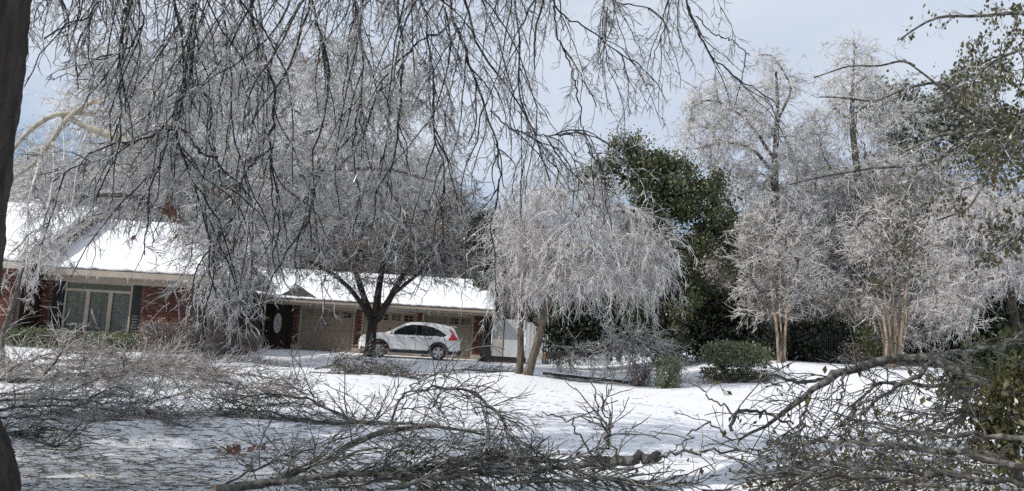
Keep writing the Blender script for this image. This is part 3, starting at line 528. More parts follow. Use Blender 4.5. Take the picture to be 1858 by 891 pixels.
for s in (-1, 1):
    side_patch([(1.33, 1.06), (1.72, 1.30), (2.04, 1.455), (2.30, 1.53), (2.55, 1.54), (2.9, 1.525), (3.2, 1.475), (3.56, 1.345), (3.88, 1.15), (3.86, 1.11), (3.72, 1.06)], M_['plastic'], 'window_trim', car, .004, s)
    for w in (W1, W2, W3): side_patch(w, M_['carglass'], 'side_window', car, .008, s)
    tl = side_patch([(3.98, 1.40), (4.07, 1.41), (4.16, 1.30), (4.25, 1.15), (4.36, 1.05), (4.42, .93), (3.95, .92), (4.17, 1.11), (4.10, 1.25)], M_['redlens'], 'tail_light', car, .012, s)
    side_patch([(4.36, 1.0), (4.46, 1.02), (4.47, .92), (4.38, .91)], M_['lens'], 'reflector', tl, .017, s)
    side_patch([(.12, .86), (.30, .955), (.62, 1.0), (.60, .93), (.30, .82), (.15, .80)], M_['lens'], 'headlight', car, .012, s)
    side_patch([(1.36, .255), (3.12, .255), (3.12, .41), (1.36, .41)], M_['plastic'], 'sill_cladding', car, .02, s)
    side_patch([(3.98, .27), (4.46, .30), (4.505, .46), (3.98, .42)], M_['plastic'], 'bumper_cladding', car, .02, s)
    side_patch([(.10, .33), (.50, .28), (.50, .42), (.09, .45)], M_['plastic'], 'bumper_cladding', car, .02, s)
    for xx in (2.525, 3.33, 1.335): side_patch([(xx-.006, .42), (xx+.006, .42), (xx+.006, 1.05), (xx-.006, 1.05)], M_['plastic'], 'door_seam', car, .003, s)
    for xx in (2.28, 3.06):
        y = float(car_y(xx, .955)); m = MB(); m.box(xx-OX, xx-OX+.2, *(sorted((s*y, s*(y+.035)))), .94, .972); m.build('door_handle', M_['plastic'], car, local=True)
    y = float(car_y(1.55, 1.1)); th = np.linspace(0, np.pi, 9); pr = [(1.56-OX, s*(y+.05), 1.07), (1.56-OX, s*(y+.20), 1.08), (1.56-OX, s*(y+.21), 1.17), (1.56-OX, s*(y+.16), 1.21), (1.56-OX, s*(y+.02), 1.2)]
    m = MB(); prism(m, pr, (-.10, 0, 0)); m.build('mirror', M_['carwhite'], car, local=True)
    y = float(car_y(4.42, .5)); m = MB(); m.box(4.18-OX, 4.25-OX, *(sorted((s*(y+.03), s*(y+.06)))), .55, .6); m.build('reflector', M_['plastic'], car, local=True)
    for wxx in (WXF, WXR):                                   # arch cladding
        th = np.linspace(-.12, np.pi+.12, 25); yo = np.array([float(car_y(np.clip(wxx+.45*math.cos(t), 0, 4.53), .36+.45*max(0, math.sin(t)))) for t in th])
        a = np.stack([wxx-OX+.385*np.cos(th), s*(yo+.018), .36+.385*np.sin(th)], 1); b = np.stack([wxx-OX+.465*np.cos(th), s*(yo+.018), .36+.465*np.sin(th)], 1); c_ = b.copy(); c_[:, 1] = s*(yo-.03); d_ = a.copy(); d_[:, 1] = s*(yo-.2)
        V = np.concatenate([d_, a, b, c_]); n_ = len(th); build('arch_cladding', V, [np.array([(k*n_+i, k*n_+i+1, (k+1)*n_+i+1, (k+1)*n_+i) for k in range(3) for i in range(n_-1)])], M_['plastic'], car, local=True)
        # wheel
        yc = s*.80; prof = [(.20, -.10), (.30, -.115), (.335, -.09), (WR, -.04), (WR, .04), (.335, .09), (.30, .115), (.215, .10)]; n_ = 36; th = np.linspace(0, 2*np.pi, n_, endpoint=False)
        V = np.concatenate([np.stack([wxx-OX+r*np.cos(th), np.full(n_, yc+o), WR+r*np.sin(th)], 1) for r, o in prof]); np_ = len(prof)
        wh = build('wheel', V, [np.array([(k*n_+i, k*n_+(i+1) % n_, (k+1)*n_+(i+1) % n_, (k+1)*n_+i) for k in range(np_-1) for i in range(n_)])], M_['tyre'], car, local=True)
        prof = [(.235, .112), (.215, .112), (.20, .085), (.19, .03)]; V = np.concatenate([np.stack([wxx-OX+r*np.cos(th), np.full(n_, yc+s*o), WR+r*np.sin(th)], 1) for r, o in prof])
        mb = MB(); mb.addq(V, [np.array([(k*n_+i, k*n_+(i+1) % n_, (k+1)*n_+(i+1) % n_, (k+1)*n_+i) for k in range(3) for i in range(n_)])])
        for k in range(5):
            a = k*2*np.pi/5+.3; ca, sa = math.cos(a), math.sin(a); poly = [(.05, -.05), (.21, -.068), (.21, .068), (.05, .05)]
            prism(mb, [(wxx-OX+u*ca-v*sa, yc+s*.105, WR+u*sa+v*ca) for u, v in poly], (0, -s*.03, 0))
        prism(mb, np.stack([wxx-OX+.065*np.cos(th), np.full(n_, yc+s*.113), WR+.065*np.sin(th)], 1), (0, -s*.04, 0)); mb.build('rim', M_['alloy'], wh, local=True)
        mb = MB(); prism(mb, np.stack([wxx-OX+.2*np.cos(th), np.full(n_, yc+s*.05), WR+.2*np.sin(th)], 1), (0, -s*.02, 0)); mb.build('brake_disc', M_['plastic'], wh, local=True)
def top_patch(x0, x1, hw0, hw1, m_, name, off=.008, n=10, zoff=None):
    V = []
    for x in np.linspace(x0, x1, n):
        hw = hw0+(hw1-hw0)*(x-x0)/(x1-x0); z = np.interp(x, TOPX, TOPZ)
        for y in np.linspace(-hw, hw, 9): V.append((x-OX, y, z+.012*(1-abs(y)/hw)+off))
    return build(name, V, [np.array([(i*9+j, (i+1)*9+j, (i+1)*9+j+1, i*9+j+1) for i in range(n-1) for j in range(8)])], m_, car, local=True)
top_patch(1.26, 2.02, .80, .60, M_['carglass'], 'windscreen'); top_patch(4.235, 4.40, .56, .66, M_['carglass'], 'rear_window', .02)
m = MB()
for z in (.56, .64, .72): m.box(-.02-OX, .0-OX, -.5, .5, z, z+.035)
m.build('grille', M_['chrome'], car, local=True)
m = MB(); m.box(.0-OX, .05-OX, -.58, .58, .3, .46); m.build('front_bumper', M_['plastic'], car, local=True)
m = MB(); m.box(4.48-OX, 4.57-OX, -.74, .74, .28, .47); m.build('rear_bumper', M_['plastic'], car, local=True)
m = MB(); m.box(4.52-OX, 4.545-OX, -.16, .16, .82, .93); m.build('licence_plate', M_['white'], car, local=True)
prism_ = MB(); prism(prism_, [(4.08-OX, -.6, 1.535), (4.32-OX, -.56, 1.50), (4.32-OX, .56, 1.50), (4.08-OX, .6, 1.535)], (0, 0, .035)); prism_.build('spoiler', M_['carwhite'], car, local=True)
for s in (-1, 1):
    V, Q = tubes(arr([[(1.95-OX+k*.19, s*.60, float(np.interp(1.95+k*.19, TOPX, TOPZ))+.04) for k in range(10)]]), np.full((1, 10), .014), 6); build('roof_rail', V, [Q], M_['plastic'], car, local=True)

# ------------------------------------------------------------ trees
def px_line(L, n=None, r=None):
    """[(px,py,Y,r)...] -> (n,4) world polyline with radius"""
    P = arr([(*pt(a[0], a[1], a[2]), a[3]) for a in L]); return resample(P, n or max(6, len(P)*4))
def trunk_part(name, P, m_, parent, k=12, noise=.06, flare=0):
    r = P[:, 3].copy()
    V, Q = tubes(P[None, :, :3], r[None], k)
    V = V.reshape(len(P), k, 3); c = P[:, None, :3]; nse = 1+noise*R.normal(size=(len(P), k, 1))
    if flare:                                              # furrowed bark: ridges that wander up the stem and break off
        a_ = np.arange(k)*2*np.pi/k; zz = P[:, 2:3]; w_ = np.abs(np.sin(a_[None]*11+1.3*np.sin(zz*1.9)+.8*np.sin(zz*5.3+a_[None]*2)))*(.6+.4*np.sin(zz*6+a_[None]*7+2*np.sin(zz*2.3))); nse = nse+(.075*(w_-.5))[..., None]
    V = c+(V-c)*nse
    cap = np.array([[(len(P)-1)*k+i for i in range(k)]])
    return build(name, V.reshape(-1, 3), [Q, cap], m_, parent)
def line(P): return P[:, :3][None]
def tree(name, label, cat, base, trunks, att, bark, tw, l1, l2, l3=None, group=None, bend=.25, r0=.012, rmax=.12, skm=None, limbs=(), trn='trunk'):
    """trunks and limbs: world polylines (n,4); att: attractor points; l1, l2 = dict for grow()"""
    root = thing(name, base, label, cat, group)
    for T in trunks: trunk_part('trunk', T, bark, root)
    for T in limbs: trunk_part('limb', T, bark, root, 8)
    P, r = skeleton(list(trunks)+list(limbs), att, bend, r0=r0, rmax=rmax)
    V, Q = tubes(P, r, 4); build('branches', V, [Q], skm or bark, root, kind='stuff')
    extra = [resample(T, P.shape[1], False)[None, :, :3] for T in limbs]
    A, ra = grow(np.concatenate([P]+extra), **l1); B, rb_ = grow(A, **l2)
    parts = [tubes(A, ra), tubes(B, rb_)]
    if l3: C, rc = grow(B, **l3); parts.append(tubes(C, rc))
    mb = []; n = 0; qs = []
    for v, q in parts: mb.append(v); qs.append(q+n); n += len(v)
    build('crown', np.concatenate(mb), [np.concatenate(qs)], tw, root, kind='stuff')
    return root, P, A, B
d1 = dict(dens=4.2, L=1.0, ang=.9, droop=.10, nseg=4, wig=.22, r0=.013, r1=.008)
d2 = dict(dens=5.5, L=.42, ang=.8, droop=.05, nseg=2, wig=.32, r0=.0105, r1=.006)
def dd(b, **k): o = dict(b); o.update(k); return o

# --- foreground oak: trunk at the left edge, limbs overhead, iced strands hanging into view
tb = gp(-62, 6.6)
c_ = [(*pt(px, py, 6.6), r) for px, py, r in ((-92, 860, .47), (-106, 800, .41), (-108, 700, .375), (-98, 560, .36), (-72, 330, .355), (-38, 80, .35), (-22, -60, .34))]
TR = resample(arr([(c_[0][0]-.03, 6.6, -.2, .68)]+c_+[(c_[-1][0]+.25, 6.7, 5.8, .30)]), 110)
L1 = resample(arr([(*TR[-1, :3], .24), (-3.3, 7.8, 8.0, .20), (-1.2, 9.4, 9.0, .17), (1.2, 10.6, 9.3, .14), (3.2, 11.3, 9.0, .10), (4.6, 11.6, 8.4, .06)]), 18)
L2 = resample(arr([(*TR[-1, :3], .22), (-3.9, 8.4, 7.8, .18), (-3.2, 10.6, 9.0, .14), (-2.6, 12.6, 9.6, .09)]), 14)
L3 = resample(arr([(*L1[9, :3], .12), (1.4, 11.6, 9.4, .10), (2.6, 13, 9.2, .06)]), 10)
oak = thing('oak_tree', tb, 'big dark oak trunk at the left edge with iced boughs hanging overhead', 'tree')
trunk_part('trunk', TR, M_['bark'], oak, 72, .012, 7)
for T in (L1, L2, L3): trunk_part('limb', T, M_['bark'], oak, 12)
LIM = np.concatenate([L1[3:], L2[3:], L3[2:]])
strands = [
 ([(350,0),(348,90),(343,144),(323,180),(314,225),(330,270),(341,315),(360,360),(373,395),(385,450),(392,500)], 10.2, .026),
 ([(344,140),(372,170),(386,193),(378,240),(395,290),(400,330),(430,385)], 10.2, .017),
 ([(453,0),(456,45),(471,76),(489,117),(500,180),(492,243),(487,278),(496,314),(507,350),(507,400),(495,460)], 10.8, .028),
 ([(489,270),(455,300),(438,330),(430,380),(410,430)], 10.8, .015),
 ([(395,287),(359,278),(346,242),(314,231),(269,247),(224,269),(180,292),(135,301),(95,330)], 10.3, .018),
 ([(310,0),(330,60),(335,130),(330,210),(300,270),(270,340),(262,400)], 9.8, .016),
 ([(815,0),(818,33),(837,63),(852,115),(870,167),(885,207),(896,244),(907,281),(907,326),(898,380)], 11.5, .027),
 ([(818,33),(804,61),(770,67),(741,93),(707,130),(690,150),(706,193),(709,240),(690,300)], 11.4, .020),
 ([(1000,0),(1011,22),(1044,41),(1078,56),(1118,93),(1150,117)], 11.6, .016),
 ([(1004,11),(1011,67),(1030,107),(1044,148),(1055,222),(1070,281),(1085,300)], 11.6, .015),
 ([(1240,-20),(1255,30),(1270,70),(1296,106),(1331,139),(1361,151),(1407,187)], 12., .018),
 ([(1215,-20),(1212,40),(1192,80),(1185,120)], 12., .010),
 ([(1262,30),(1290,60),(1330,75),(1360,100)], 12., .010),
 ([(1100,-10),(1130,10),(1165,8),(1200,30),(1215,60)], 12, .011),
 ([(720,-20),(730,90),(725,190),(720,260),(700,340),(690,420)], 10.6, .023),
 ([(640,-20),(655,60),(660,130),(648,210),(640,290),(655,360),(640,430)], 10.9, .019),
 ([(560,-20),(578,50),(600,120),(592,200),(565,290),(570,370),(545,440)], 11.2, .021),
 ([(930,-20),(945,80),(938,160),(962,240),(1000,300),(1020,320)], 11.9, .018),
 ([(890,200),(925,235),(985,245),(1040,245)], 11.5, .012),
 ([(760,-20),(775,60),(790,150),(785,240),(810,320),(800,390)], 11., .017),
 ([(250,-20),(262,40),(235,90),(190,110),(150,105)], 9.5, .013),
 ([(180,-20),(165,30),(120,45),(80,70)], 9., .011),
 ([(400,-20),(412,70),(425,150),(415,230),(440,300),(455,370),(450,430)], 11.3, .018),
 ([(210,-20),(225,60),(210,130),(225,190),(200,260)], 9.8, .013),
]
polys = []
for L, Y, r in strands:
    Ys = Y+np.linspace(0, R.normal()*.5, len(L)); P = arr([pt(a, b, y) for (a, b), y in zip(L, Ys)])
    top = L[0][1] < 5
    rr = np.linspace(r, .008, len(P))
    if top:
        j = int(np.argmin(np.linalg.norm((LIM[:, :3]-P[0])*arr([1.6, 1, .4]), axis=1))); q = LIM[j, :3]; mid = (q*.45+P[0]*.55)+arr([0, 0, .25]); P = np.concatenate([[q, mid], P]); rr = np.concatenate([[r*1.5, r*1.2], rr])
    T = resample(np.concatenate([P, rr[:, None]], 1), 40); T[1:-1, :3] += R.normal(size=(38, 3))*.014
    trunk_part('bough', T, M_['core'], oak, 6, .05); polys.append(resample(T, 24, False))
SP = np.stack([p[:, :3] for p in polys]); inview = (4, 24)
SUB, rs = grow(SP, 2.2, 1.9, .55, .17, 9, .17, .0105, .005, t=(.22, .97), lvar=.55)
# filling strands that start above the frame
st = []
for k in range(84):
    pxx = R.uniform(-10, 1010)+(R.uniform(0, 120) if R.random() < .25 else 0); yy = R.uniform(9.2, 13.2); p0 = pt(pxx, R.uniform(-150, -10), yy); n = 9; d = nrm(R.normal(size=3)*arr([.5, .4, .15])+arr([0, 0, -.45])); L = R.uniform(1.2, 2.9)*(1.15 if 250 < pxx < 900 else .62); P = [p0]
    for s in range(n-1): d = nrm(d+R.normal(size=3)*.16+arr([0, 0, -.16])); P.append(P[-1]+d*L/(n-1))
    st.append(P)
ST = arr(st); jn = []
for P in ST:
    j = int(np.argmin(np.linalg.norm(LIM[:, :3]-P[0], axis=1))); q = LIM[j, :3]; s = np.linspace(0, 1, 9)[:, None]; jn.append(q*(1-s)+P[0]*s+arr([0, 0, .3])*np.sin(s*np.pi))
V1, Q1 = tubes(ST, np.linspace(.014, .006, 9)[None]*R.uniform(.7, 1.4, (len(ST), 1)), 4); V2, Q2 = tubes(arr(jn), np.full((len(jn), 9), .02), 4); V3, Q3 = tubes(SUB, rs, 4)
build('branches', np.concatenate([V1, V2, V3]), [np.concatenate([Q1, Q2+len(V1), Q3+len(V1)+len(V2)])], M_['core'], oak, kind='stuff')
SUB9 = SUB
T1, r1 = grow(np.concatenate([SUB9, np.stack([resample(p, 10, False) for p in ST])]), 5.2, .62, .75, .13, 6, .22, .0062, .0042, t=(.05, 1)); T1b, r1b = grow(SP, 3.2, .7, .8, .14, 6, .22, .0075, .0045, t=(.22, 1))
T2, r2 = grow(np.concatenate([T1, T1b]), 6.0, .22, .85, .05, 3, .24, .0052, .0036)
parts = [tubes(T1, r1), tubes(T1b, r1b), tubes(T2, r2)]; n = 0; vs = []; qs = []
for v, q in parts: vs.append(v); qs.append(q+n); n += len(v)
build('twigs', np.concatenate(vs), [np.concatenate(qs)], M_['icedark'], oak, kind='stuff'); print('oak twigs', len(T1), len(T2))
for (a, b, Y, n_, sp) in ((312, 378, 10, 26, .06), (303, 372, 10, 14, .05), (580, 105, 11, 6, .04), (555, 105, 11, 5, .03), (400, 345, 10.2, 8, .07), (420, 350, 10.2, 5, .05), (247, 428, 10, 3, .02), (324, 425, 10, 4, .03), (405, 440, 10.2, 6, .06), (235, 160, 9.8, 4, .05)):
    V, Q = leaf_mesh(pt(a, b, Y)+R.normal(size=(n_, 3))*sp*.9, .085, hang=1.5, asp=.2); build('dead_leaves', V, Q, M_['leafbr'], oak, smooth=False)

# --- big iced tree before the house
b = gp(390, 27)
T = px_line([(386,668,27,.42),(389,640,27,.32),(394,570,27,.29),(401,490,27,.27),(415,400,27,.25),(432,330,27,.22),(470,262,27.2,.17),(500,190,27.6,.12),(515,130,28,.07)], 34)
La = px_line([(432,330,27,.15),(380,300,26.6,.13),(300,275,26.2,.11),(236,262,26,.09)], 14)
Lc = px_line([(415,400,27,.14),(360,330,28,.12),(300,230,28.4,.09),(260,150,28.6,.05)], 14)
Ld = px_line([(450,300,27,.13),(560,240,28,.11),(660,190,28.5,.08),(740,170,29,.05)], 14)
Le = px_line([(405,460,27,.12),(330,400,26,.10),(230,350,25.4,.08),(120,360,25,.05)], 14)
Lf = px_line([(440,320,27,.11),(560,320,26,.09),(680,300,25.6,.07),(790,330,25.5,.04)], 14)
att = np.concatenate([ell(430,220,330,160,27.5,4.2,190), ell(330,140,190,80,28,3,50), ell(600,130,200,80,28,3,50), ell(240,190,130,110,28,2.5,45), ell(650,250,200,150,27.5,3.5,90), ell(120,330,100,90,25.5,2,36), ell(420,380,240,90,27,3,50), ell(85,420,50,70,25,1,12), ell(420,450,110,70,26,1.4,34), ell(400,540,70,40,25.7,.8,6), ell(480,430,60,70,26.5,1.2,16)])
bigt, PB, AB, BB = tree('iced_tree', 'wide drooping iced tree with a thick trunk before the brick house', 'tree', b, [T], att, M_['greybark'], M_['icewhite'],
  dd(d1, dens=9.5, L=1.35, droop=.22), dd(d2, dens=8, L=.46, droop=.14), limbs=[La, Lc, Ld, Le, Lf], r0=.011, skm=M_['icemid']); print('big', len(AB), len(BB))
# torn pale limb hanging off its left
hl = thing('torn_limb', pt(240,265,23.6), 'torn pale limb arching out of the iced tree at upper left', 'broken branch')
hangers = [[(240,265,23.6,.16),(205,247,23.5,.13),(160,232,23.4,.10),(112,208,23.3,.075)], [(170,184,23.3,.06),(140,200,23.3,.075),(115,220,23.3,.075),(95,255,23.2,.07),(75,285,23.2,.06),(45,310,23.1,.045),(10,334,23.0,.03)], [(172,207,23.4,.05),(120,204,23.3,.07),(85,212,23.2,.075),(50,240,23.1,.06),(22,272,23.0,.045),(5,310,22.9,.03)],
 [(95,255,23.2,.03),(100,300,23,.028),(92,350,22.9,.024),(80,410,22.8,.02),(72,470,22.7,.014),(66,530,22.6,.008)], [(75,285,23.2,.03),(60,330,22.9,.028),(48,380,22.8,.022),(52,440,22.7,.015),(45,500,22.6,.008)], [(160,232,23.4,.03),(140,290,23.2,.026),(135,350,23,.02),(118,420,22.8,.015),(105,490,22.7,.008)], [(112,208,23.3,.03),(118,270,23.1,.025),(112,330,22.9,.02),(95,400,22.8,.014),(98,450,22.7,.008)]]
HP = [px_line(h, 16) for h in hangers]
for h in HP: trunk_part('limb', h, M_['palelimb'] if h[0, 3] > .04 else M_['icewhite'], hl, 8)
for q in (pt(240,265,23.6), pt(170,184,23.3)): 
    m = MB(); 
    for k in range(7): d = nrm(R.normal(size=3)+arr([.6, 0, .2])); s_ = nrm(np.cross(d, R.normal(size=3)))*.025; m.add([q-s_, q+s_, q+d*R.uniform(.12, .3), q+np.cross(d, s_)], [(0, 1, 2), (1, 3, 2), (3, 0, 2)])
    m.build('torn_end', M_['wood'], hl)
A, ra = grow(np.stack([h[:, :3] for h in HP]), 3.4, 1.0, .7, .26, 7, .15, .012, .007, t=(.3, 1)); B, rb_ = grow(A, 8, .42, .8, .14, 3, .2, .0085, .005); C, rc = grow(B, 4, .18, .8, .05, 2, .18, .007, .004)
n1 = tubes(A, ra); n2 = tubes(B, rb_); n3 = tubes(C, rc); build('twigs', np.concatenate([n1[0], n2[0], n3[0]]), [np.concatenate([n1[1], n2[1]+len(n1[0]), n3[1]+len(n1[0])+len(n2[0])])], M_['ice'], hl, kind='stuff')

# --- vase tree before the garage
b = gp(672, 33)
T = px_line([(668,664,33,.38),(671,640,33,.23),(674,600,33,.205),(678,578,33,.21)], 12)
Ls = [px_line(l, 16) for l in ([(674,585,33,.13),(660,555,33,.115),(628,515,32.8,.095),(590,488,32.5,.07),(535,462,32.2,.04)], [(676,582,33,.17),(662,545,33.2,.14),(648,500,33.6,.11),(620,450,34,.07)], [(682,575,33,.18),(686,530,33,.14),(695,480,33,.11),(700,420,33,.06)], [(684,580,33,.16),(706,545,32.7,.14),(730,500,32.3,.11),(770,450,32,.06)], [(712,535,32.7,.09),(755,500,32.7,.07),(805,470,32.6,.04)])]
att = np.concatenate([ell(665,455,195,65,33,3.0,150), ell(560,480,110,55,32.5,2,40), ell(780,480,90,55,32.7,2,40), ell(690,400,130,50,33,2.4,50)])
tree('vase_shaped_tree', 'dark vase shaped tree in front of the white parked car', 'tree', b, [T], att, M_['bark'], M_['icemid'], dd(d1, dens=7.5, L=.95, droop=.08, r0=.011), dd(d2, dens=7, L=.4, r0=.008), limbs=Ls, r0=.011, skm=M_['bark'])

# --- leaning twin trunk with the weeping silver crown
b = gp(948, 26)
T1_ = px_line([(938,700,26.1,.21),(942,680,26.1,.125),(945,640,26.1,.11),(944,600,26.1,.10),(946,560,26.2,.11),(950,500,26.4,.08),(955,440,26.5,.05)], 20)
T2_ = px_line([(950,703,26,.25),(957,682,26,.155),(972,635,25.9,.13),(988,570,25.8,.125),(1006,510,25.7,.11),(1028,450,25.6,.085),(1050,390,25.6,.05)], 24)
att = np.concatenate([ell(1040,420,150,95,25.6,2.6,150), ell(1165,455,50,50,25.3,1.6,34), ell(1200,480,18,40,25.2,1,12), ell(945,450,70,80,26.3,1.8,45), ell(1020,345,100,45,26,2,40), ell(925,520,40,40,26,1,14), ell(1010,510,60,40,25.4,1.3,16), ell(1120,500,60,40,25.2,1.4,20)])
ar = dd(d1, dens=9, L=1.35, droop=.34, nseg=6, r0=.009, r1=.005, lvar=.75, wig=.10); 
tree('weeping_tree', 'leaning twin trunk tree with a silvery weeping crown right of the garage', 'tree', b, [T1_, T2_], att, M_['bark2'], M_['icewhite'], ar, dd(d2, dens=9, L=.46, droop=.22, r0=.0070, r1=.0045, lvar=.7, wig=.16), r0=.010, skm=M_['icemid'])

# --- evergreens
def leafy(name, label, base, trunks, ells, bark, lm, size=.13, per=34, spread=.30, cat='tree', group=None, twigs=None, hang=.45, r0=.02, lm2=None):
    att = np.concatenate([ell(*e) for e in ells]); root = thing(name, base, label, cat, group)
    for t in trunks: trunk_part('trunk', t, bark, root)
    P, r = skeleton(trunks, att, .3, r0=r0); V, Q = tubes(P, r, 4); build('branches', V, [Q], bark, root, kind='stuff')
    A, ra = grow(P, 3.0, .5, .8, .06, 4, .15, .012, .005, t=(.6, 1)); V, Q = tubes(A, ra); build('twigs', V, [Q], twigs or bark, root, kind='stuff')
    if lm2 is not None:                                    # uneven sprays: some full, some bare, the outer ones paler and glazed
        w_ = R.gamma(1.3, .8, len(att)); cnt_ = (per*w_).astype(int); sc = R.uniform(.45, 1.7, len(att)); C_ = np.repeat(att, cnt_, 0)+R.normal(size=(cnt_.sum(), 3))*spread*np.repeat(sc, cnt_)[:, None]*arr([1, 1, .75]); C_[:, 2] -= np.abs(R.normal(size=len(C_)))*.18
        E_ = np.repeat(A[:, -1], 5, 0)+R.normal(size=(len(A)*5, 3))*.09; pale_ = np.repeat(R.random(len(att)) < .34, cnt_)
        V, Q = leaf_mesh(np.concatenate([C_[pale_], E_[::2]]), size, hang=hang, lvar=.7); build('crown', V, Q, lm2, root, kind='stuff', smooth=False, label='paler glazed sprays of leaves')
        V, Q = leaf_mesh(np.concatenate([C_[~pale_], E_[1::2]]), size, hang=hang, lvar=.7); build('crown', V, Q, lm, root, kind='stuff', smooth=False); return root
    pts = np.concatenate([np.repeat(att, per, 0), np.repeat(A[:, 2], per//6, 0), np.repeat(A[:, -1], per//5, 0)]); V, Q = leaf_mesh(pts+R.normal(size=pts.shape)*spread*R.uniform(.5, 1.4, (len(pts), 1))*arr([1, 1, .8]), size, hang=hang, lvar=.65); build('crown', V, Q, lm, root, kind='stuff', smooth=False)
    return root
b = gp(1225, 33)
leafy('evergreen_tree', 'tall dark evergreen tree with a ragged leafy crown behind the weeping tree', b, [px_line([(1228,640,33,.36),(1225,560,33,.3),(1215,480,33,.26),(1195,400,33,.2),(1170,330,33,.13),(1140,270,33,.08)], 24), px_line([(1224,540,33,.2),(1260,470,33,.16),(1290,420,32.8,.1)], 12), px_line([(1170,340,33,.11),(1110,310,33,.08),(1085,290,33,.04)], 10)],
  [(1133,255,26,14,33,.6,14,.1), (1158,282,14,10,33,.5,6,.1), (1120,300,40,16,33,.6,7,.1), (1075,312,24,20,33,.7,8,.1), (1090,335,30,14,33,.7,7,.1), (1185,292,26,14,33,.8,9,.1), (1215,305,24,18,33,.8,9,.1), (1240,300,14,14,33,.5,6,.1), (1262,330,20,14,33,.7,7,.1), (1300,328,16,18,33,.5,7,.1), (1310,380,20,30,32.6,.7,11,.1), (1185,335,36,30,33,1.2,18,.1), (1275,375,46,40,32.4,1.1,15,.1), (1215,340,36,30,32.6,1.1,9,.1), (1172,292,22,16,32.8,.7,7,.1), (1325,455,10,34,32.4,.4,8,.1), (1262,440,24,40,32.3,.6,12,.1), (1200,395,40,24,32.3,.8,10,.1), (1150,350,16,40,32.5,.6,7,.1), (1315,420,14,26,32.4,.5,9,.1), (1160,420,30,30,33,1.,10,.1), (1250,530,50,50,33,1.2,14,.1), (1235,365,30,26,32.6,1.2,14,.1), (1175,380,30,24,33,1.2,11,.1), (1285,410,30,22,32.6,.9,10,.1), (1200,425,34,28,33,1.3,14,.1), (1240,450,34,26,33,1.3,12,.1), (1170,470,34,40,33,1.4,16,.1), (1215,510,40,36,33.4,1.5,16,.1), (1150,540,40,50,33.4,1.5,18,.1), (1225,580,40,50,33.6,1.5,18,.1)], M_['bark'], M_['leafg'], .092, 150, .25, hang=.8, twigs=M_['icemid'], lm2=M_['leafolive'])
b = gp(1130, 36)
for (a, Yb, label, es) in ((1110, 36., 'dark evergreen thicket under the silvery weeping crown', [(1090,540,80,100,36,1.5,150), (1030,590,40,60,36,1,50)]),
                           (1210, 35., 'black green thicket behind the two clipped shrubs', [(1200,560,85,95,35,1.5,150)]),
                           (1300, 35., 'dark leafy thicket behind the broad olive shrub', [(1295,590,65,60,35,1.5,80), (1350,620,60,40,34.5,1.2,50)]),
                           (1440, 36., 'dark thicket between the two clumps of pale stems', [(1455,620,65,30,36,1.2,70), (1530,615,60,30,37,1.2,50)])):
    bb = gp(a, Yb); es_ = es
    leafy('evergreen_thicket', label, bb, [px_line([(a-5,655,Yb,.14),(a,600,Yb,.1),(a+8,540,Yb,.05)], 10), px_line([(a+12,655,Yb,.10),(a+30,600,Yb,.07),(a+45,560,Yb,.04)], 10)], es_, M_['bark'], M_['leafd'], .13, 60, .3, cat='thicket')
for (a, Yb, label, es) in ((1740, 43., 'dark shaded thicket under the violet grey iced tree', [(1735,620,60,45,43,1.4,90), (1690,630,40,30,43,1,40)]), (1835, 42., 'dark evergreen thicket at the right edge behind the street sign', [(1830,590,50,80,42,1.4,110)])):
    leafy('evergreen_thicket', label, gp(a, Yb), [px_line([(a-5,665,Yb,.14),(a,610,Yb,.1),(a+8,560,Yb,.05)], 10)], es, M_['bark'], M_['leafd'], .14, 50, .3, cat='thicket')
b = gp(880, 42)
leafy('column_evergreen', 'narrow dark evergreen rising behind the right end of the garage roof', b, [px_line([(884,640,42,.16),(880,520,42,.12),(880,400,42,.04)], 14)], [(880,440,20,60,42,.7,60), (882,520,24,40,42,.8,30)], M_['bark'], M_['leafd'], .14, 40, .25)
b = gp(1640, 47)
leafy('pine_tree', 'tall iced pine showing dark green above the right hand crowns', b, [px_line([(1645,640,47,.3),(1640,400,47,.25),(1640,150,47,.06)], 20)], [(1655,230,45,65,47,2,70), (1660,300,50,50,47,2,40), (1610,190,50,40,47,2,40)], M_['bark'], M_['pine'], .2, 30, .4)
b = gp(1775, 44)
leafy('pine_tree', 'pine with a reddish trunk behind the green street sign', b, [px_line([(1802,650,44,.24),(1806,560,44,.22),(1808,450,44,.2),(1800,200,44,.08)], 20)], [(1735,200,50,40,44,2,50), (1790,250,60,60,44,2,60), (1760,150,40,30,44,2,25), (1830,560,40,60,44,2,30)], M_['redbark'], M_['pine'], .2, 30, .4)

# --- tall iced trees on the right
b = gp(1400, 39)
T = px_line([(1410,650,39,.3),(1412,520,39,.26),(1408,400,39,.22),(1405,300,39,.17),(1412,200,39,.11),(1408,130,39,.05)], 26)
Ls = [px_line(l, 14) for l in ([(1406,320,39,.10),(1370,270,38.6,.08),(1320,255,38.3,.06),(1260,270,38,.03)], [(1405,290,39,.09),(1360,220,39,.07),(1300,180,39,.05),(1255,185,39,.03)], [(1410,220,39,.08),(1440,160,39,.06),(1400,95,39,.04),(1375,100,39,.02)])]
att = np.concatenate([ell(1350,265,130,95,39,2.5,120), ell(1400,160,50,55,39,1.5,30), ell(1385,400,120,100,39,2.5,110), ell(1290,190,60,60,39,2,26), ell(1420,520,90,80,38,2,80)])
tree('tall_iced_tree', 'tall narrow iced tree with drooping tip between evergreen and right hand crowns', 'tree', b, [T], att, M_['greybark'], M_['icewhite'], dd(d1, dens=9, L=1.3, droop=.22), dd(d2, dens=7.5, L=.48, droop=.14, r0=.011), limbs=Ls, r0=.011, skm=M_['icemid'])
b = gp(1560, 40)
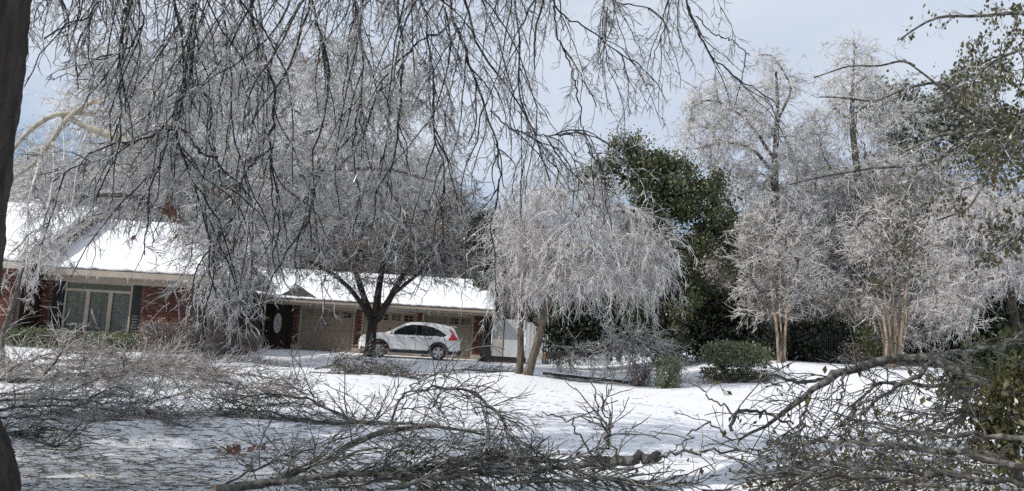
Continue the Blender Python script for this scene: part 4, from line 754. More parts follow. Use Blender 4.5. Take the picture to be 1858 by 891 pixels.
T = px_line([(1575,650,40,.3),(1572,500,40,.26),(1560,350,40,.2),(1545,220,40,.13),(1550,90,40,.04)], 26)
att = np.concatenate([ell(1560,260,115,150,40,3,190), ell(1545,120,50,60,40,1,22), ell(1530,430,120,120,40,3,130), ell(1650,420,100,140,40,3,120), ell(1520,560,100,60,39,2,70), ell(1660,580,90,50,39,2,50)])
tree('broad_iced_tree', 'largest white iced crown at right, behind the pale multi stemmed trunk', 'tree', b, [T], att, M_['greybark'], M_['icewhite'], dd(d1, dens=8, L=1.3, droop=.16), dd(d2, dens=7.2, L=.48, droop=.12, r0=.012), r0=.011, skm=M_['icemid'])
b = gp(1790, 36)
T = px_line([(1850,650,36,.2),(1840,560,36,.17),(1815,470,36,.13),(1790,400,36,.07)], 16)
att = np.concatenate([ell(1770,440,100,120,36,2.5,150), ell(1715,520,60,80,36,2,60), ell(1840,430,60,120,36,2,80), ell(1740,560,60,40,35.6,1.2,26)])
tree('iced_tree', 'violet grey iced tree hanging over the green street sign at right', 'tree', b, [T], att, M_['bark'], M_['icewhite'], dd(d1, dens=9, L=1.1, droop=.14), dd(d2, dens=7, L=.43, droop=.1, r0=.011), r0=.011, skm=M_['icemid'])
b = gp(1340, 36); T = px_line([(1345,650,36,.16),(1342,580,36,.13),(1335,500,36,.10),(1330,430,36,.05)], 14)
tree('brown_iced_tree', 'brownish iced tree filling the gap right of the dark evergreen', 'tree', b, [T], np.concatenate([ell(1335,470,70,80,36,1.8,80), ell(1350,560,80,50,35.6,1.6,60), ell(1280,540,40,60,35.6,1.2,26)]), M_['bark'], M_['icebrown'], dd(d1, dens=8, L=1.0, droop=.14), dd(d2, dens=7, L=.45), r0=.011, skm=M_['icemid'])
b = gp(1520, 37.5); T = px_line([(1515,650,37.5,.10),(1512,600,37.5,.08),(1505,560,37.5,.05)], 10)
tree('brown_iced_tree', 'low brownish iced tree leaning over the long iron fence', 'tree', b, [T], np.concatenate([ell(1505,570,80,40,37.5,1.5,60), ell(1570,560,40,40,37.5,1.2,30)]), M_['bark'], M_['icebrown'], dd(d1, dens=8, L=.9, droop=.16), dd(d2, dens=7, L=.4), r0=.010, skm=M_['icemid'])
# --- crape myrtles with pale stems
def myrtle(label, stems, es, Y, lm=None, tw='ice'):
    b = gp(stems[0][0][0], Y); T = [px_line([(x, y, Y+k*.12, r*.78) for x, y, r in s], 16) for k, s in enumerate(stems)]
    att = np.concatenate([ell(*e) for e in es]); return tree('crape_myrtle', label, 'tree', b, T, att, M_['pale'], M_[tw], dd(d1, dens=8, L=.8, droop=.04), dd(d2, dens=6, L=.35), r0=.010, skm=M_['greybark'], rmax=.05)
myrtle('crape myrtle with a pair of pale bare stems behind the broad olive shrub', [[(1413,659,.085),(1411,610,.07),(1404,560,.06),(1398,510,.045)], [(1423,658,.075),(1424,610,.07),(1428,550,.06),(1430,500,.04)], [(1417,657,.05),(1419,610,.045),(1414,560,.04),(1416,500,.03)]], [(1410,480,80,70,30,1.6,60), (1385,430,70,50,30,1.5,26), (1445,450,60,70,30,1.5,30), (1370,540,40,50,30,1.2,20), (1455,550,40,40,30,1.2,16)], 30)
r_, P_, A_, B_ = myrtle('crape myrtle with a fan of seven pale stems on the snow bank', [[(1611,664,.10),(1607,600,.075),(1595,550,.06),(1583,500,.045)], [(1618,667,.10),(1614,600,.08),(1605,540,.06),(1600,480,.045)], [(1623,668,.10),(1622,610,.08),(1620,550,.065),(1616,480,.045)], [(1628,667,.11),(1634,600,.09),(1642,550,.075),(1650,490,.05)], [(1620,665,.07),(1630,600,.06),(1634,540,.05),(1636,480,.04)], [(1608,662,.07),(1600,600,.05),(1588,560,.04)], [(1631,664,.07),(1645,590,.05),(1654,530,.04)]], [(1620,420,90,85,30,1.8,70), (1575,490,50,60,30,1.4,26), (1670,490,55,70,30,1.5,34), (1560,550,30,40,30,1,12), (1690,550,35,40,30,1,14)], 30)
pts = np.concatenate([np.repeat(ell(1625,400,45,75,29.5,.8,36), 22, 0), np.repeat(ell(1590,490,22,40,29.5,.5,12), 20, 0), np.repeat(ell(1660,480,25,35,29.5,.5,10), 14, 0)]); V, Q = leaf_mesh(pts+R.normal(size=pts.shape)*.18, .10, hang=1.); build('dead_leaves', V, Q, M_['leafo'], r_, kind='stuff', smooth=False)

# --- leafy tree on the right edge, trunk outside the frame
Yh = 13.5; b = gp(2010, Yh)
T = px_line([(2010,830,Yh,.28),(2000,600,Yh,.24),(1985,300,Yh,.2),(1960,60,Yh,.15),(1930,-120,Yh,.08)], 24)
hb_ = [px_line([(x, y, Yh-.3*k*.2, r) for (x, y), r in zip(l, np.linspace(r0, .012, len(l)))], 18) for k, (l, r0) in enumerate([
 ([(1985,190),(1900,200),(1858,212),(1796,229),(1745,262),(1710,283),(1684,298)], .06), ([(1985,300),(1900,260),(1800,235),(1740,192),(1710,161),(1684,139),(1639,108)], .05),
 ([(1660,120),(1639,108),(1594,121),(1543,118),(1477,141)], .022), ([(1780,225),(1725,192),(1684,204),(1634,204)], .03), ([(1740,170),(1710,146),(1669,154),(1624,166),(1594,187),(1523,176),(1487,176)], .03),
 ([(1745,240),(1695,247),(1659,267),(1629,282)], .035), ([(1720,280),(1680,300),(1644,303),(1594,303),(1558,310),(1503,318),(1432,335)], .03), ([(1985,420),(1858,410),(1820,450),(1770,480)], .03), ([(1960,60),(1858,20),(1780,30),(1700,28),(1650,58),(1632,72)], .04), ([(1975,150),(1880,80),(1800,110),(1760,150)], .04), ([(1858,212),(1800,300),(1760,380),(1700,400)], .025)])]
att = np.concatenate([ell(1845,110,85,120,Yh,1.6,90), ell(1835,270,60,80,Yh,1.2,56), ell(1700,330,60,90,Yh+.5,.8,24), ell(1620,230,90,70,Yh,.8,26), ell(1860,400,60,60,Yh,1,16)])
root = thing('leafy_tree', b, 'leafy tree reaching in from the right edge with lichened boughs', 'tree')
trunk_part('trunk', T, M_['greybark'], root)
for l in hb_: trunk_part('bough', l, M_['lichen'], root, 8)
P, r = skeleton([T]+hb_, att, .2, r0=.006, rmax=.03); V, Q = tubes(P, r, 4); build('branches', V, [Q], M_['lichen'], root, kind='stuff')
A, ra = grow(np.concatenate([P]+[resample(l, 7, False)[None, :, :3] for l in hb_]), 5, .5, .8, .08, 5, .16, .006, .003); B, rb_ = grow(A, 6, .2, .8, .03, 3, .2, .0042, .0026)
n1 = tubes(A, ra); n2 = tubes(B, rb_); build('twigs', np.concatenate([n1[0], n2[0]]), [np.concatenate([n1[1], n2[1]+len(n1[0])])], M_['icedark'], root, kind='stuff')
src = A[(A[:, -1, 0] > pt(1730, 200, Yh)[0])]; pts = np.concatenate([np.repeat(src[:, 2], 4, 0), np.repeat(src[:, 3], 4, 0), np.repeat(src[:, -1], 6, 0), np.repeat(ell(1655,60,25,10,Yh-1,.1,12), 1, 0), np.repeat(ell(1700,30,50,12,Yh-1,.1,20), 1, 0)]); V, Q = leaf_mesh(pts+R.normal(size=pts.shape)*.05, .078, hang=1.3, asp=.32); build('leaves', V, Q, M_['leafo'], root, kind='stuff', smooth=False)
src = A[(A[:, -1, 0] < pt(1730, 200, Yh)[0]) & (A[:, -1, 2] < pt(1700, 330, Yh)[2]+.6)]; V, Q = leaf_mesh(np.repeat(src[:, -1], 3, 0)+R.normal(size=(len(src)*3, 3))*.07, .07, hang=1.3, asp=.3); build('leaves', V, Q, M_['leafo'], root, kind='stuff', smooth=False)

# --- trees of the wood behind, two shared models
def wood_model(h, w, seed, mt, bark):
    loc = np.zeros(3); T = resample(arr([(0, 0, -.2, .28), (.1, 0, h*.35, .22), (-.1, .1, h*.65, .13), (0, 0, h*.95, .04)]), 16)
    d = nrm(R.normal(size=(170, 3))); a = arr([0, 0, h*.6])+d*(R.uniform(.2, 1, 170)**.4)[:, None]*arr([w, w, h*.42]); a = a[a[:, 2] > h*.18]
    P, r = skeleton([T], a, .3, r0=.014); A, ra = grow(P, 5.5, 1.5, .8, .12, 4, .15, .02, .012); B, rb_ = grow(A, 6, .7, .8, .06, 2, .2, .017, .010)
    V, Q = tubes(T[None, :, :3], T[None, :, 3], 10); t_ = mesh_np('trunk', V, [Q]); t_.materials.append(bark)
    n0 = tubes(P, r, 3); n1 = tubes(A, ra); n2 = tubes(B, rb_); c_ = mesh_np('crown', np.concatenate([n0[0], n1[0], n2[0]]), [np.concatenate([n0[1], n1[1]+len(n0[0]), n2[1]+len(n0[0])+len(n1[0])])]); c_.materials.append(mt)
    return t_, c_
WM = [wood_model(13, 4.2, 1, M_['ice'], M_['greybark']), wood_model(10, 3.6, 2, M_['icemid'], M_['bark'])]
woods = [(20, 56, 0, .85), (90, 62, 1, 1.0), (160, 60, 0, .95), (235, 64, 0, 1.05), (300, 58, 1, 1.05), (380, 66, 0, 1.1), (450, 58, 1, 1.1), (520, 64, 0, 1.0), (590, 56, 1, 1.05), (650, 66, 0, .95), (720, 58, 1, 1.1), (790, 62, 0, .85), (850, 57, 1, .95), (910, 55, 1, .9), (965, 58, 0, .78), (1010, 60, 1, .9), (1300, 55, 1, .9), (1450, 58, 0, .75), (1700, 62, 0, .8), (1780, 56, 1, .9), (1850, 60, 0, .8), (1930, 55, 1, 1.), (1160, 64, 1, .75), (1240, 62, 0, .6), (1380, 52, 1, .8), (1500, 50, 0, .7), (1580, 54, 1, .95), (1650, 50, 0, .75), (1745, 50, 1, 1.0), (1820, 52, 0, .8), (1890, 48, 1, 1.0), (1960, 50, 0, .9)] + [(px, 74+4*(k % 3), k % 2, 1.0) for k, px in enumerate(range(-40, 1960, 95))] + [(1345, 46, 0, .68), (1420, 45, 1, .95), (1475, 44, 0, .82), (1540, 47, 0, .95), (1610, 45, 1, 1.1), (1690, 45, 0, .85), (1770, 46, 1, 1.1), (1850, 45, 0, .9), (70, 50, 0, .9), (150, 52, 1, 1.2), (215, 50, 0, 1.05), (300, 52, 0, 1.1), (400, 51, 1, 1.35), (480, 50, 0, 1.1), (560, 52, 0, 1.1), (640, 50, 1, 1.25), (720, 51, 0, 1.0), (800, 50, 1, 1.1), (900, 50, 0, .75), (960, 49, 1, .9)]
for i, (px, y, k, s) in enumerate(woods):
    wh = 'behind the brick house roof at left' if px < 470 else 'behind the snowy garage roof' if px < 900 else 'behind the weeping tree and the dark evergreen' if px < 1330 else 'behind the two crape myrtles on the snow bank' if px < 1690 else 'behind the street sign at the right edge'
    dp = ('tall pale ', 'lower brownish ')[k]+'iced woodland tree '+('far ' if y > 70 else '')+wh
    p = gp(px, y); o = thing('woodland_tree', p, dp, 'tree', dp.replace('tree', 'trees'), rz=R.uniform(0, 6.28)); o.scale = (s, s, s*R.uniform(.9, 1.1))
    for nm_, me_ in zip(('trunk', 'crown'), WM[k]):
        c_ = bpy.data.objects.new(nm_, me_); COL.objects.link(c_); c_.parent = o
        if nm_ == 'crown': c_['kind'] = 'stuff'

for (x, y, k, s, lab) in ((-9.5, .2, 0, .85, 'bare iced tree beside the camera, left of the oak trunk'), (-15, 4.5, 0, 1., 'bare iced tree on the lawn beyond the oak trunk'), (-12.5, -4, 1, 1.1, 'bare iced tree behind the camera at left'), (-11.5, 9, 1, .85, 'bare iced tree farther up the lawn, outside the frame at left')):
    o = thing('neighbouring_tree', (x, y, float(terr(x, y))), lab, 'tree', rz=R.uniform(0, 6.28)); o.scale = (s, s, s)
    for nm_, me_ in zip(('trunk', 'crown'), WM[k]):
        c_ = bpy.data.objects.new(nm_, me_); COL.objects.link(c_); c_.parent = o
        if nm_ == 'crown': c_['kind'] = 'stuff'

# ------------------------------------------------------------ shrubs
def shrub(label, px, Y, hw, hd, h, lm, n=2600, size=.05, box=.6, twm='icemid', ice_t=True, cat='shrub', name='clipped_shrub', group=None, z0=0):
    b = gp(px, Y); root = thing(name, b, label, cat, group); stems = []
    for k in range(9):
        e = arr([R.uniform(-.8, .8)*hw, R.uniform(-.8, .8)*hd, h*R.uniform(.6, .95)]); stems.append(resample(np.stack([b+arr([R.normal()*.05, R.normal()*.05, -.05]), b+e*arr([.5, .5, .5]), b+e]), 6))
    SP_ = np.stack(stems); V, Q = tubes(SP_, np.linspace(.022, .008, 6)[None].repeat(9, 0), 5); build('stems', V, [Q], M_['bark'], root, kind='stuff')
    d = R.uniform(-1, 1, (n*3, 3)); pw = 2/(1-box+.02) if box < .9 else 12; nn = (np.abs(d)**pw).sum(1); d = d[(nn < 1) & (nn > .35)][:n]
    lump = 1+.17*np.sin(d[:, :1]*5+px)*np.cos(d[:, 1:2]*4+px*.3)+.13*R.normal(size=(len(d), 1)); C = b+arr([0, 0, z0+h/2])+d*lump*arr([hw, hd, h/2]); C[:, 2] = np.maximum(C[:, 2], b[2]+.03)
    V, Q = leaf_mesh(C, size, hang=.1); build('foliage', V, Q, lm, root, kind='stuff', smooth=False)
    if ice_t:
        A, ra = grow(SP_, 26, .3, 1., .02, 3, .25, .006, .003, t=(.4, 1)); V, Q = tubes(A, ra); build('twigs', V, [Q], M_[twm], root, kind='stuff')
    return root
shrub('reddish brown boxy hedge below the brick wall right of the window', 305, 28.6, .85, .6, 1.05, M_['leafred'], 9000, .05, .7)
shrub('dark rounded shrub at the right foot of the iced tree trunk', 432, 28, .75, .6, 1.0, M_['leafred'], 6000, .05, .4)
shrub('low olive shrub under the left part of the wide window', 150, 29.6, .8, .5, .62, M_['leafice'], 2400, .06, .5)
shrub('low olive shrub under the right part of the wide window', 222, 29.4, .9, .5, .66, M_['leafice'], 2600, .06, .5)
shrub('low grey green shrub before the left brick wall', 60, 29.5, 1.1, .5, .7, M_['leafice'], 3000, .06, .5)
shrub('small brownish clipped shrub left of the green one on the lawn', 1163, 26.3, .30, .3, .66, M_['leafred'], 1300, .05, .75)
shrub('upright clipped green shrub standing alone on the lawn', 1211, 25.2, .36, .35, .92, M_['leafice'], 2600, .055, .75)
rr = shrub('broad olive shrub with a lower skirt on the snow bank', 1333, 27, 1.05, .8, .85, M_['leafice'], 5200, .075, .3, z0=.42)
C = gp(1335, 26.4)+R.uniform(-1, 1, (2200, 3))*arr([1.1, .45, .2])+arr([0, 0, .22]); V, Q = leaf_mesh(C, .07, hang=.1); build('foliage', V, Q, M_['leafo'], rr, kind='stuff', smooth=False)
bb = gp(1600, 37); shrub('bright green bush behind the fan of pale stems', 1592, 34, .8, .6, 1.9, M_['leafg'], 3000, .09, .3, name='bush', cat='bush')
shrub('bronze leaved bush at the right end of the long iron fence', 1560, 34.4, .8, .5, .95, M_['leafred'], 1500, .07, .3, name='bush', cat='bush')

# ------------------------------------------------------------ fallen wood
def fallen(label, limbs, l1, l2, bark='lichen', fat=1., tw='fallen', l3=None, leaves=None, cat='fallen branch', name='fallen_branch', torn=(), leafm='leafo', hang=.9):
    """limbs: lists of (px,py,Y,r)"""
    Ls = [px_line([(a[0], a[1], a[2], a[3]*fat) for a in l], 20) for l in limbs]
    for l in Ls: l[1:-1, :3] += R.normal(size=(18, 3))*arr([.02, .02, .015]); l[:, 2] = np.maximum(l[:, 2], terr(l[:, 0], l[:, 1])+l[:, 3]*.6)
    base = Ls[0][0, :3].copy(); base[2] = terr(base[0], base[1]); root = thing(name, base, label, cat)
    for l in Ls: trunk_part('limb', l, M_[bark], root, 8 if l[0, 3] < .05 else 12, .07)
    P = np.stack([l[:, :3] for l in Ls]); A, ra = grow(P, floor=True, **l1); B, rb_ = grow(A, floor=True, **l2); ps = [tubes(A, ra, 4), tubes(B, rb_)]
    if l3: C, rc = grow(B, floor=True, **l3); ps.append(tubes(C, rc))
    n = 0; vs = []; qs = []
    for v, q in ps: vs.append(v); qs.append(q+n); n += len(v)
    build('twigs', np.concatenate(vs), [np.concatenate(qs)], M_[tw], root, kind='stuff')
    if leaves:
        s_ = np.concatenate([A[:, -1], B[:, -1], B[:, 1]]); s_ = s_[R.random(len(s_)) < leaves[0]]; V, Q = leaf_mesh(s_+R.normal(size=s_.shape)*.03, leaves[1], hang=hang, asp=.28); build('leaves', V, Q, M_[leafm], root, kind='stuff', smooth=False)
    for i, e in torn:
        l = Ls[i]; q = l[e, :3]; dr = nrm(q-l[3 if e == 0 else -4, :3]); m = MB(); rr_ = l[e, 3]
        for k in range(9):
            s_ = nrm(np.cross(dr, R.normal(size=3))); a_ = q+s_*rr_*R.uniform(.2, .8); t_ = np.cross(dr, s_)*rr_*.4; m.add([a_-t_-dr*.02, a_+t_-dr*.02, a_+s_*rr_*.3-dr*.02, a_+dr*rr_*R.uniform(.6, 2.2)+s_*.01], [(0, 1, 3), (1, 2, 3), (2, 0, 3)])
        th = np.linspace(0, 2*np.pi, 10, endpoint=False); u = nrm(np.cross(dr, arr([0, .3, 1]))); w_ = np.cross(dr, u); ring = q+dr*.004+rr_*.96*(u*np.cos(th)[:, None]+w_*np.sin(th)[:, None]); m.add(np.concatenate([ring, [q+dr*.03]]), [(i2, (i2+1) % 10, 10) for i2 in range(10)])
        m.build('torn_end', M_['wood'], root)
    return root, A, B
f1 = dict(dens=5, L=.75, ang=.75, droop=.02, nseg=6, wig=.14, r0=.0085, r1=.004, lvar=.6)
f2 = dict(dens=6, L=.26, ang=.75, droop=.0, nseg=4, wig=.16, r0=.0052, r1=.0028)
fallen('large fallen bough arching over the snow at bottom centre', [
 [(425,884,6.6,.06),(520,868,6.9,.055),(560,848,7.1,.05),(610,825,7.2,.048),(660,795,7.3,.044),(705,781,7.4,.04),(760,774,7.5,.033),(830,778,7.5,.022),(880,790,7.5,.014)],
 [(703,782,7.4,.022),(712,755,7.4,.02),(722,725,7.4,.017),(745,705,7.4,.014),(800,698,7.3,.015),(850,708,7.2,.019),(890,738,7.1,.021),(920,775,7.0,.022),(952,822,6.8,.023)],
 [(525,866,6.9,.02),(600,835,7.,.018),(680,812,7.,.016),(780,810,7.,.013),(880,820,7.,.009)],
 [(400,884,6.6,.015),(470,850,6.6,.014),(540,820,6.8,.012),(640,790,7.,.009),(700,745,7.1,.006)],
 [(722,725,7.4,.011),(760,695,7.5,.010),(800,672,7.6,.008),(830,690,7.6,.006)], [(720,745,7.4,.01),(790,738,7.6,.009),(860,745,7.6,.008),(900,752,7.4,.006)], [(560,850,7.0,.012),(480,830,7.2,.01),(440,845,7.2,.007)]],
 dd(f1, dens=15, L=.66, r0=.005, r1=.0028), dd(f2, dens=9, L=.22, r0=.0034, r1=.002), torn=((0, 0),), fat=.62)
fallen('dark tangle of boughs along the bottom edge below the arching bough', [
 [(395,886,6.5,.05),(480,876,6.5,.045),(600,866,6.4,.04),(720,852,6.4,.036),(850,838,6.5,.03),(1000,828,6.6,.022),(1080,828,6.8,.014)],
 [(700,885,6.0,.03),(800,868,6.1,.03),(900,852,6.2,.03),(1000,850,6.3,.026),(1100,860,6.3,.02),(1180,880,6.2,.012)],
 [(560,888,6.1,.02),(700,872,6.2,.018),(860,862,6.2,.014),(960,872,6.2,.009)], [(760,840,6.6,.016),(900,832,6.6,.014),(1010,838,6.6,.01)], [(900,880,6.,.016),(1040,868,6.1,.014),(1200,876,6.2,.01),(1300,888,6.3,.006)],
 [(640,860,6.4,.02),(760,850,6.45,.018),(880,845,6.45,.014),(990,855,6.4,.01)]], dd(f1, dens=26, L=.5, droop=.05, flat=.45, r0=.006, r1=.003), dd(f2, dens=9, L=.2, r0=.0038, r1=.0022), fat=.6, torn=((0, 0),), tw='fallen', leaves=(.06, .05), name='branch_tangle')
fallen('short mossy broken log lying right of bottom centre', [[(1030,848,7.,.02),(1062,842,7.,.05),(1100,838,7.,.062),(1140,834,7.,.055),(1170,828,7.05,.06),(1192,826,7.1,.055)], [(1075,838,7.,.02),(1100,800,7.3,.012),(1106,760,7.3,.009),(1092,720,7.3,.006)]], dd(f1, dens=5, L=.5), f2, torn=((0, 20-1),), fat=.82, name='broken_log', cat='log')
fallen('slender upright twig rising from the broken log', [[(1120,835,7.15,.011),(1103,800,7.2,.010),(1088,760,7.2,.008),(1078,720,7.2,.006),(1072,660,7.25,.004)], [(1103,802,7.2,.007),(1110,765,7.15,.006),(1100,735,7.1,.005),(1082,712,7.1,.003)], [(972,752,7.3,.006),(1000,750,7.2,.007),(1040,768,7.1,.008),(1060,800,7.,.009),(1078,832,7.,.009)], [(1195,828,7.,.012),(1240,818,7.1,.012),(1320,820,7.2,.01),(1400,815,7.4,.008)]], dd(f1, dens=3, L=.25, r0=.004), dd(f2, dens=4, L=.1, r0=.003, r1=.002), name='fallen_twig')
fallen('dark forked branch lying across the sunlit snow left of centre', [
 [(790,772,11.9,.012),(690,768,12.3,.04),(640,766,12.3,.04),(590,772,12.3,.034),(540,762,12.5,.025),(470,745,12.7,.018),(400,740,13,.01)],
 [(640,765,12.3,.03),(620,750,12.4,.032),(590,738,12.5,.028),(550,722,12.6,.022),(480,714,12.7,.018),(420,725,12.7,.012),(390,750,12.8,.007)], [(560,765,12.4,.02),(480,760,12.3,.016),(400,750,12.4,.012),(330,748,12.4,.007)], [(590,738,12.5,.018),(560,712,12.8,.014),(530,690,13,.008)], [(540,730,12.5,.015),(460,738,12.8,.01),(380,725,13,.006)]],
 dd(f1, dens=10, L=.85, r0=.0065), dd(f2, dens=7, L=.3, r0=.0045), fat=.75)
fallen('wide brush pile of iced branches covering the lawn before the house', [
 [(-70,718,15,.012),(2,712,15,.07),(60,696,15.5,.075),(100,684,16,.06),(170,676,16.5,.045),(260,675,17,.03),(360,680,17.5,.015)],
 [(60,697,15.5,.04),(95,665,15.6,.03),(118,630,15.7,.022),(122,596,15.8,.012)],
 [(-70,741,13.5,.012),(10,735,13.5,.04),(90,725,14,.035),(170,690,14.5,.03),(240,672,15,.02),(330,660,15.5,.01)], [(250,668,19.5,.06),(215,645,19.4,.07),(180,628,19.3,.065),(135,604,19.2,.04)],
 [(120,668,18,.04),(220,660,18.5,.035),(330,664,19,.03),(430,678,19,.02),(520,690,19,.01)], [(60,650,20,.03),(160,655,20.5,.03),(280,655,21,.025),(400,668,21,.015)],
 [(-70,696,16,.012),(5,690,16,.03),(30,660,16.4,.025),(100,640,17,.02),(190,638,17.5,.012)], [(300,680,17,.03),(380,690,16.5,.025),(460,702,16,.018),(530,715,15.5,.009)], [(100,660,17.5,.03),(40,665,17,.02),(0,650,17,.01)], [(200,672,17.2,.02),(290,650,17.6,.018),(380,655,18,.01)]],
 dd(f1, dens=14, L=1.05, r0=.0085, r1=.005, flat=.55), dd(f2, dens=8, L=.42, r0=.0065, r1=.004), tw='icemid', bark='greybark', fat=.8, name='brush_pile', cat='brush pile')
fallen('tangle of curled branches on the snow at left', [
 [(-70,751,11,.012),(2,745,11,.03),(60,735,11.2,.028),(140,738,11.4,.024),(230,745,11.5,.02),(310,752,11.7,.014)], [(-70,734,11.5,.012),(10,728,11.5,.03),(80,722,11.5,.026),(160,730,11.5,.02),(250,735,11.6,.015),(330,715,11.8,.009)],
 [(240,770,10.7,.02),(200,760,10.8,.02),(170,770,10.7,.018),(160,790,10.4,.01)], [(120,748,11.2,.016),(200,700,11.4,.014),(240,712,11.6,.012),(245,760,11,.008)], [(260,740,11.5,.018),(290,765,11.2,.014),(340,795,10.6,.008)], [(60,755,11,.014),(150,735,11.2,.012),(190,715,11.4,.007)]],
 dd(f1, dens=14, L=.8, r0=.0062), dd(f2, dens=8, L=.3, r0=.0045, r1=.003), tw='icemid', fat=.65)
fallen('hoop shaped branch on the snow beside the oak trunk', [
 [(-70,801,9,.012),(20,795,9,.02),(50,782,9,.02),(85,775,9,.017),(110,774,9,.015),(130,785,9,.012),(145,810,8.6,.008)], [(-70,796,9,.012),(25,790,9,.016),(60,808,8.8,.015),(95,818,8.6,.013),(140,825,8.5,.008)], [(-70,766,9.6,.012),(10,760,9.6,.018),(60,752,9.6,.016),(100,762,9.4,.012),(125,795,9,.007)], [(100,775,9,.012),(88,800,8.8,.01),(75,815,8.7,.006)]],
 dd(f1, dens=10, L=.6, r0=.0055), dd(f2, dens=7, L=.24, r0=.0038, r1=.0025), fat=.75)
fallen('low brush with rusty leaves on the snow before the driveway', [[(570,672,24,.03),(610,660,24,.028),(650,665,24,.025),(700,680,23.6,.015),(750,690,23.3,.008)], [(590,668,24,.02),(620,650,24.3,.018),(660,652,24.3,.012),(700,672,24,.006)], [(560,688,22.6,.02),(640,684,22.8,.018),(720,686,23,.01)]], dd(f1, dens=13, L=.9, r0=.011), dd(f2, dens=7, L=.36, r0=.008, r1=.005), leaves=(.05, .09), leafm='leafbr', name='brush_pile', cat='brush pile')
fallen('fallen iced crown with a torn orange end behind the clipped shrubs', [[(990,645,28,.12),(1030,642,28,.11),(1080,640,28.1,.10),(1120,632,28.2,.08),(1160,622,28.3,.05),(1200,622,28.3,.03)], [(1080,640,28.1,.06),(1130,605,28,.05),(1180,630,27.8,.035),(1230,665,27.5,.015)], [(1100,638,28,.05),(1115,610,27.6,.04),(1105,640,27.2,.02)], [(1120,632,28,.04),(1170,600,27.8,.03),(1210,640,27.6,.015)], [(1060,642,28,.04),(1040,630,27.5,.03),(1010,660,27.2,.015)], [(1130,630,28.2,.05),(1140,600,28,.04),(1150,640,27.3,.02),(1140,680,26.9,.01)]],
 dd(f1, dens=16, L=1.2, droop=.14, r0=.012, r1=.006), dd(f2, dens=8, L=.42, r0=.0085, r1=.005), tw='ice', bark='greybark', torn=((0, 0),), name='fallen_treetop')
fallen('scatter of dark twigs left of the twin trunk base', [[(860,690,27.5,.02),(900,684,27.5,.018),(940,686,27.5,.012)], [(820,688,29,.02),(880,676,29,.016),(930,678,29,.01)], [(990,690,26.5,.015),(1040,696,26.3,.012),(1100,688,26.5,.008)]], dd(f1, dens=12, L=.7), dd(f2, dens=6, L=.3, r0=.007, r1=.004), name='fallen_twig')
fallen('low heap of iced branches beside the dark rounded shrub', [[(400,672,26,.03),(440,662,26.2,.025),(480,660,26.4,.02),(520,672,26,.01)], [(360,676,25.6,.02),(400,660,26,.018),(470,648,26.6,.01)]], dd(f1, dens=16, L=.8, r0=.011), dd(f2, dens=7, L=.36, r0=.008, r1=.005), tw='ice', name='brush_pile', cat='brush pile')
big1 = fallen('huge fallen lichened limb arching over the snow at lower right', [
 [(1880,740,10.2,.10),(1810,715,10.4,.10),(1762,684,10.6,.098),(1728,663,10.7,.095),(1704,648,10.8,.09),(1665,645,10.8,.085),(1598,652,10.8,.078),(1530,674,10.6,.07),(1472,707,10.4,.06),(1433,740,10.2,.045),(1400,774,10,.03),(1340,800,9.7,.015)],
 [(1530,674,10.6,.04),(1480,692,10.8,.035),(1440,692,11,.03),(1395,680,11.2,.022),(1370,672,11.4,.012)], [(1860,700,11,.05),(1780,705,10.9,.045),(1680,698,10.8,.04),(1600,692,10.6,.03),(1560,720,10.2,.02),(1540,760,9.9,.01)],
 [(1700,648,10.8,.05),(1650,690,10.4,.04),(1580,730,10,.03),(1540,790,9.4,.015)], [(1475,705,10.4,.03),(1455,760,9.8,.022),(1440,810,9.3,.015),(1425,860,8.8,.008)], [(1328,782,9.6,.03),(1322,765,9.7,.032),(1345,742,9.8,.03),(1385,748,9.9,.025),(1440,770,9.9,.018)],
 [(1665,645,10.8,.045),(1740,640,11.3,.04),(1820,628,11.8,.03),(1860,600,12,.015)], [(1850,745,10.4,.05),(1770,740,10.2,.045),(1720,780,9.6,.035),(1640,790,9.4,.02)], [(1530,675,10.6,.025),(1525,720,10.4,.018),(1520,765,10.2,.01)]],
 dd(f1, dens=9, L=.95, droop=.10, r0=.0075), dd(f2, dens=7, L=.26, r0=.0045), leaves=(.10, .085), tw='fallendark', torn=(), fat=.72, name='fallen_limb')
fallen('dense leafy heap of fallen branches in the bottom right corner', [
 [(1900,860,7,.06),(1800,830,7.4,.055),(1700,815,7.8,.05),(1600,805,8.2,.04),(1500,800,8.6,.03),(1400,805,9,.015)], [(1900,800,8,.05),(1800,790,8.4,.045),(1700,790,8.6,.035),(1600,780,9,.02)], [(1880,885,6.4,.04),(1760,868,6.6,.036),(1640,852,6.9,.03),(1520,845,7.2,.02),(1420,850,7.4,.01)],
 [(1860,765,8.8,.04),(1790,745,9,.035),(1700,750,9.2,.025),(1620,750,9.4,.012)], [(1700,880,6.3,.03),(1600,868,6.5,.026),(1480,862,6.8,.018),(1380,870,7,.01)], [(1860,700,9.5,.03),(1820,690,9.5,.025),(1770,720,9.3,.015)]],
 dd(f1, dens=17, L=.8, droop=.05, flat=.35, r0=.0055), dd(f2, dens=8, L=.24, r0=.0036, r1=.0022), leaves=(.12, .075), fat=.6, tw='fallendark', name='brush_pile', cat='brush pile')
fallen('thin leafy sprigs reaching left from the fallen limb', [[(1340,760,9.3,.012),(1290,720,9.3,.010),(1262,700,9.3,.008),(1250,690,9.3,.004)], [(1330,800,9,.012),(1282,762,9,.010),(1240,800,8.6,.008),(1200,838,8.2,.004)], [(1420,700,10,.012),(1360,690,10,.010),(1300,695,10,.006),(1255,700,10,.003)]], dd(f1, dens=5, L=.4, r0=.005), dd(f2, dens=5, L=.15, r0=.0035), leaves=(.2, .07), name='fallen_twig')
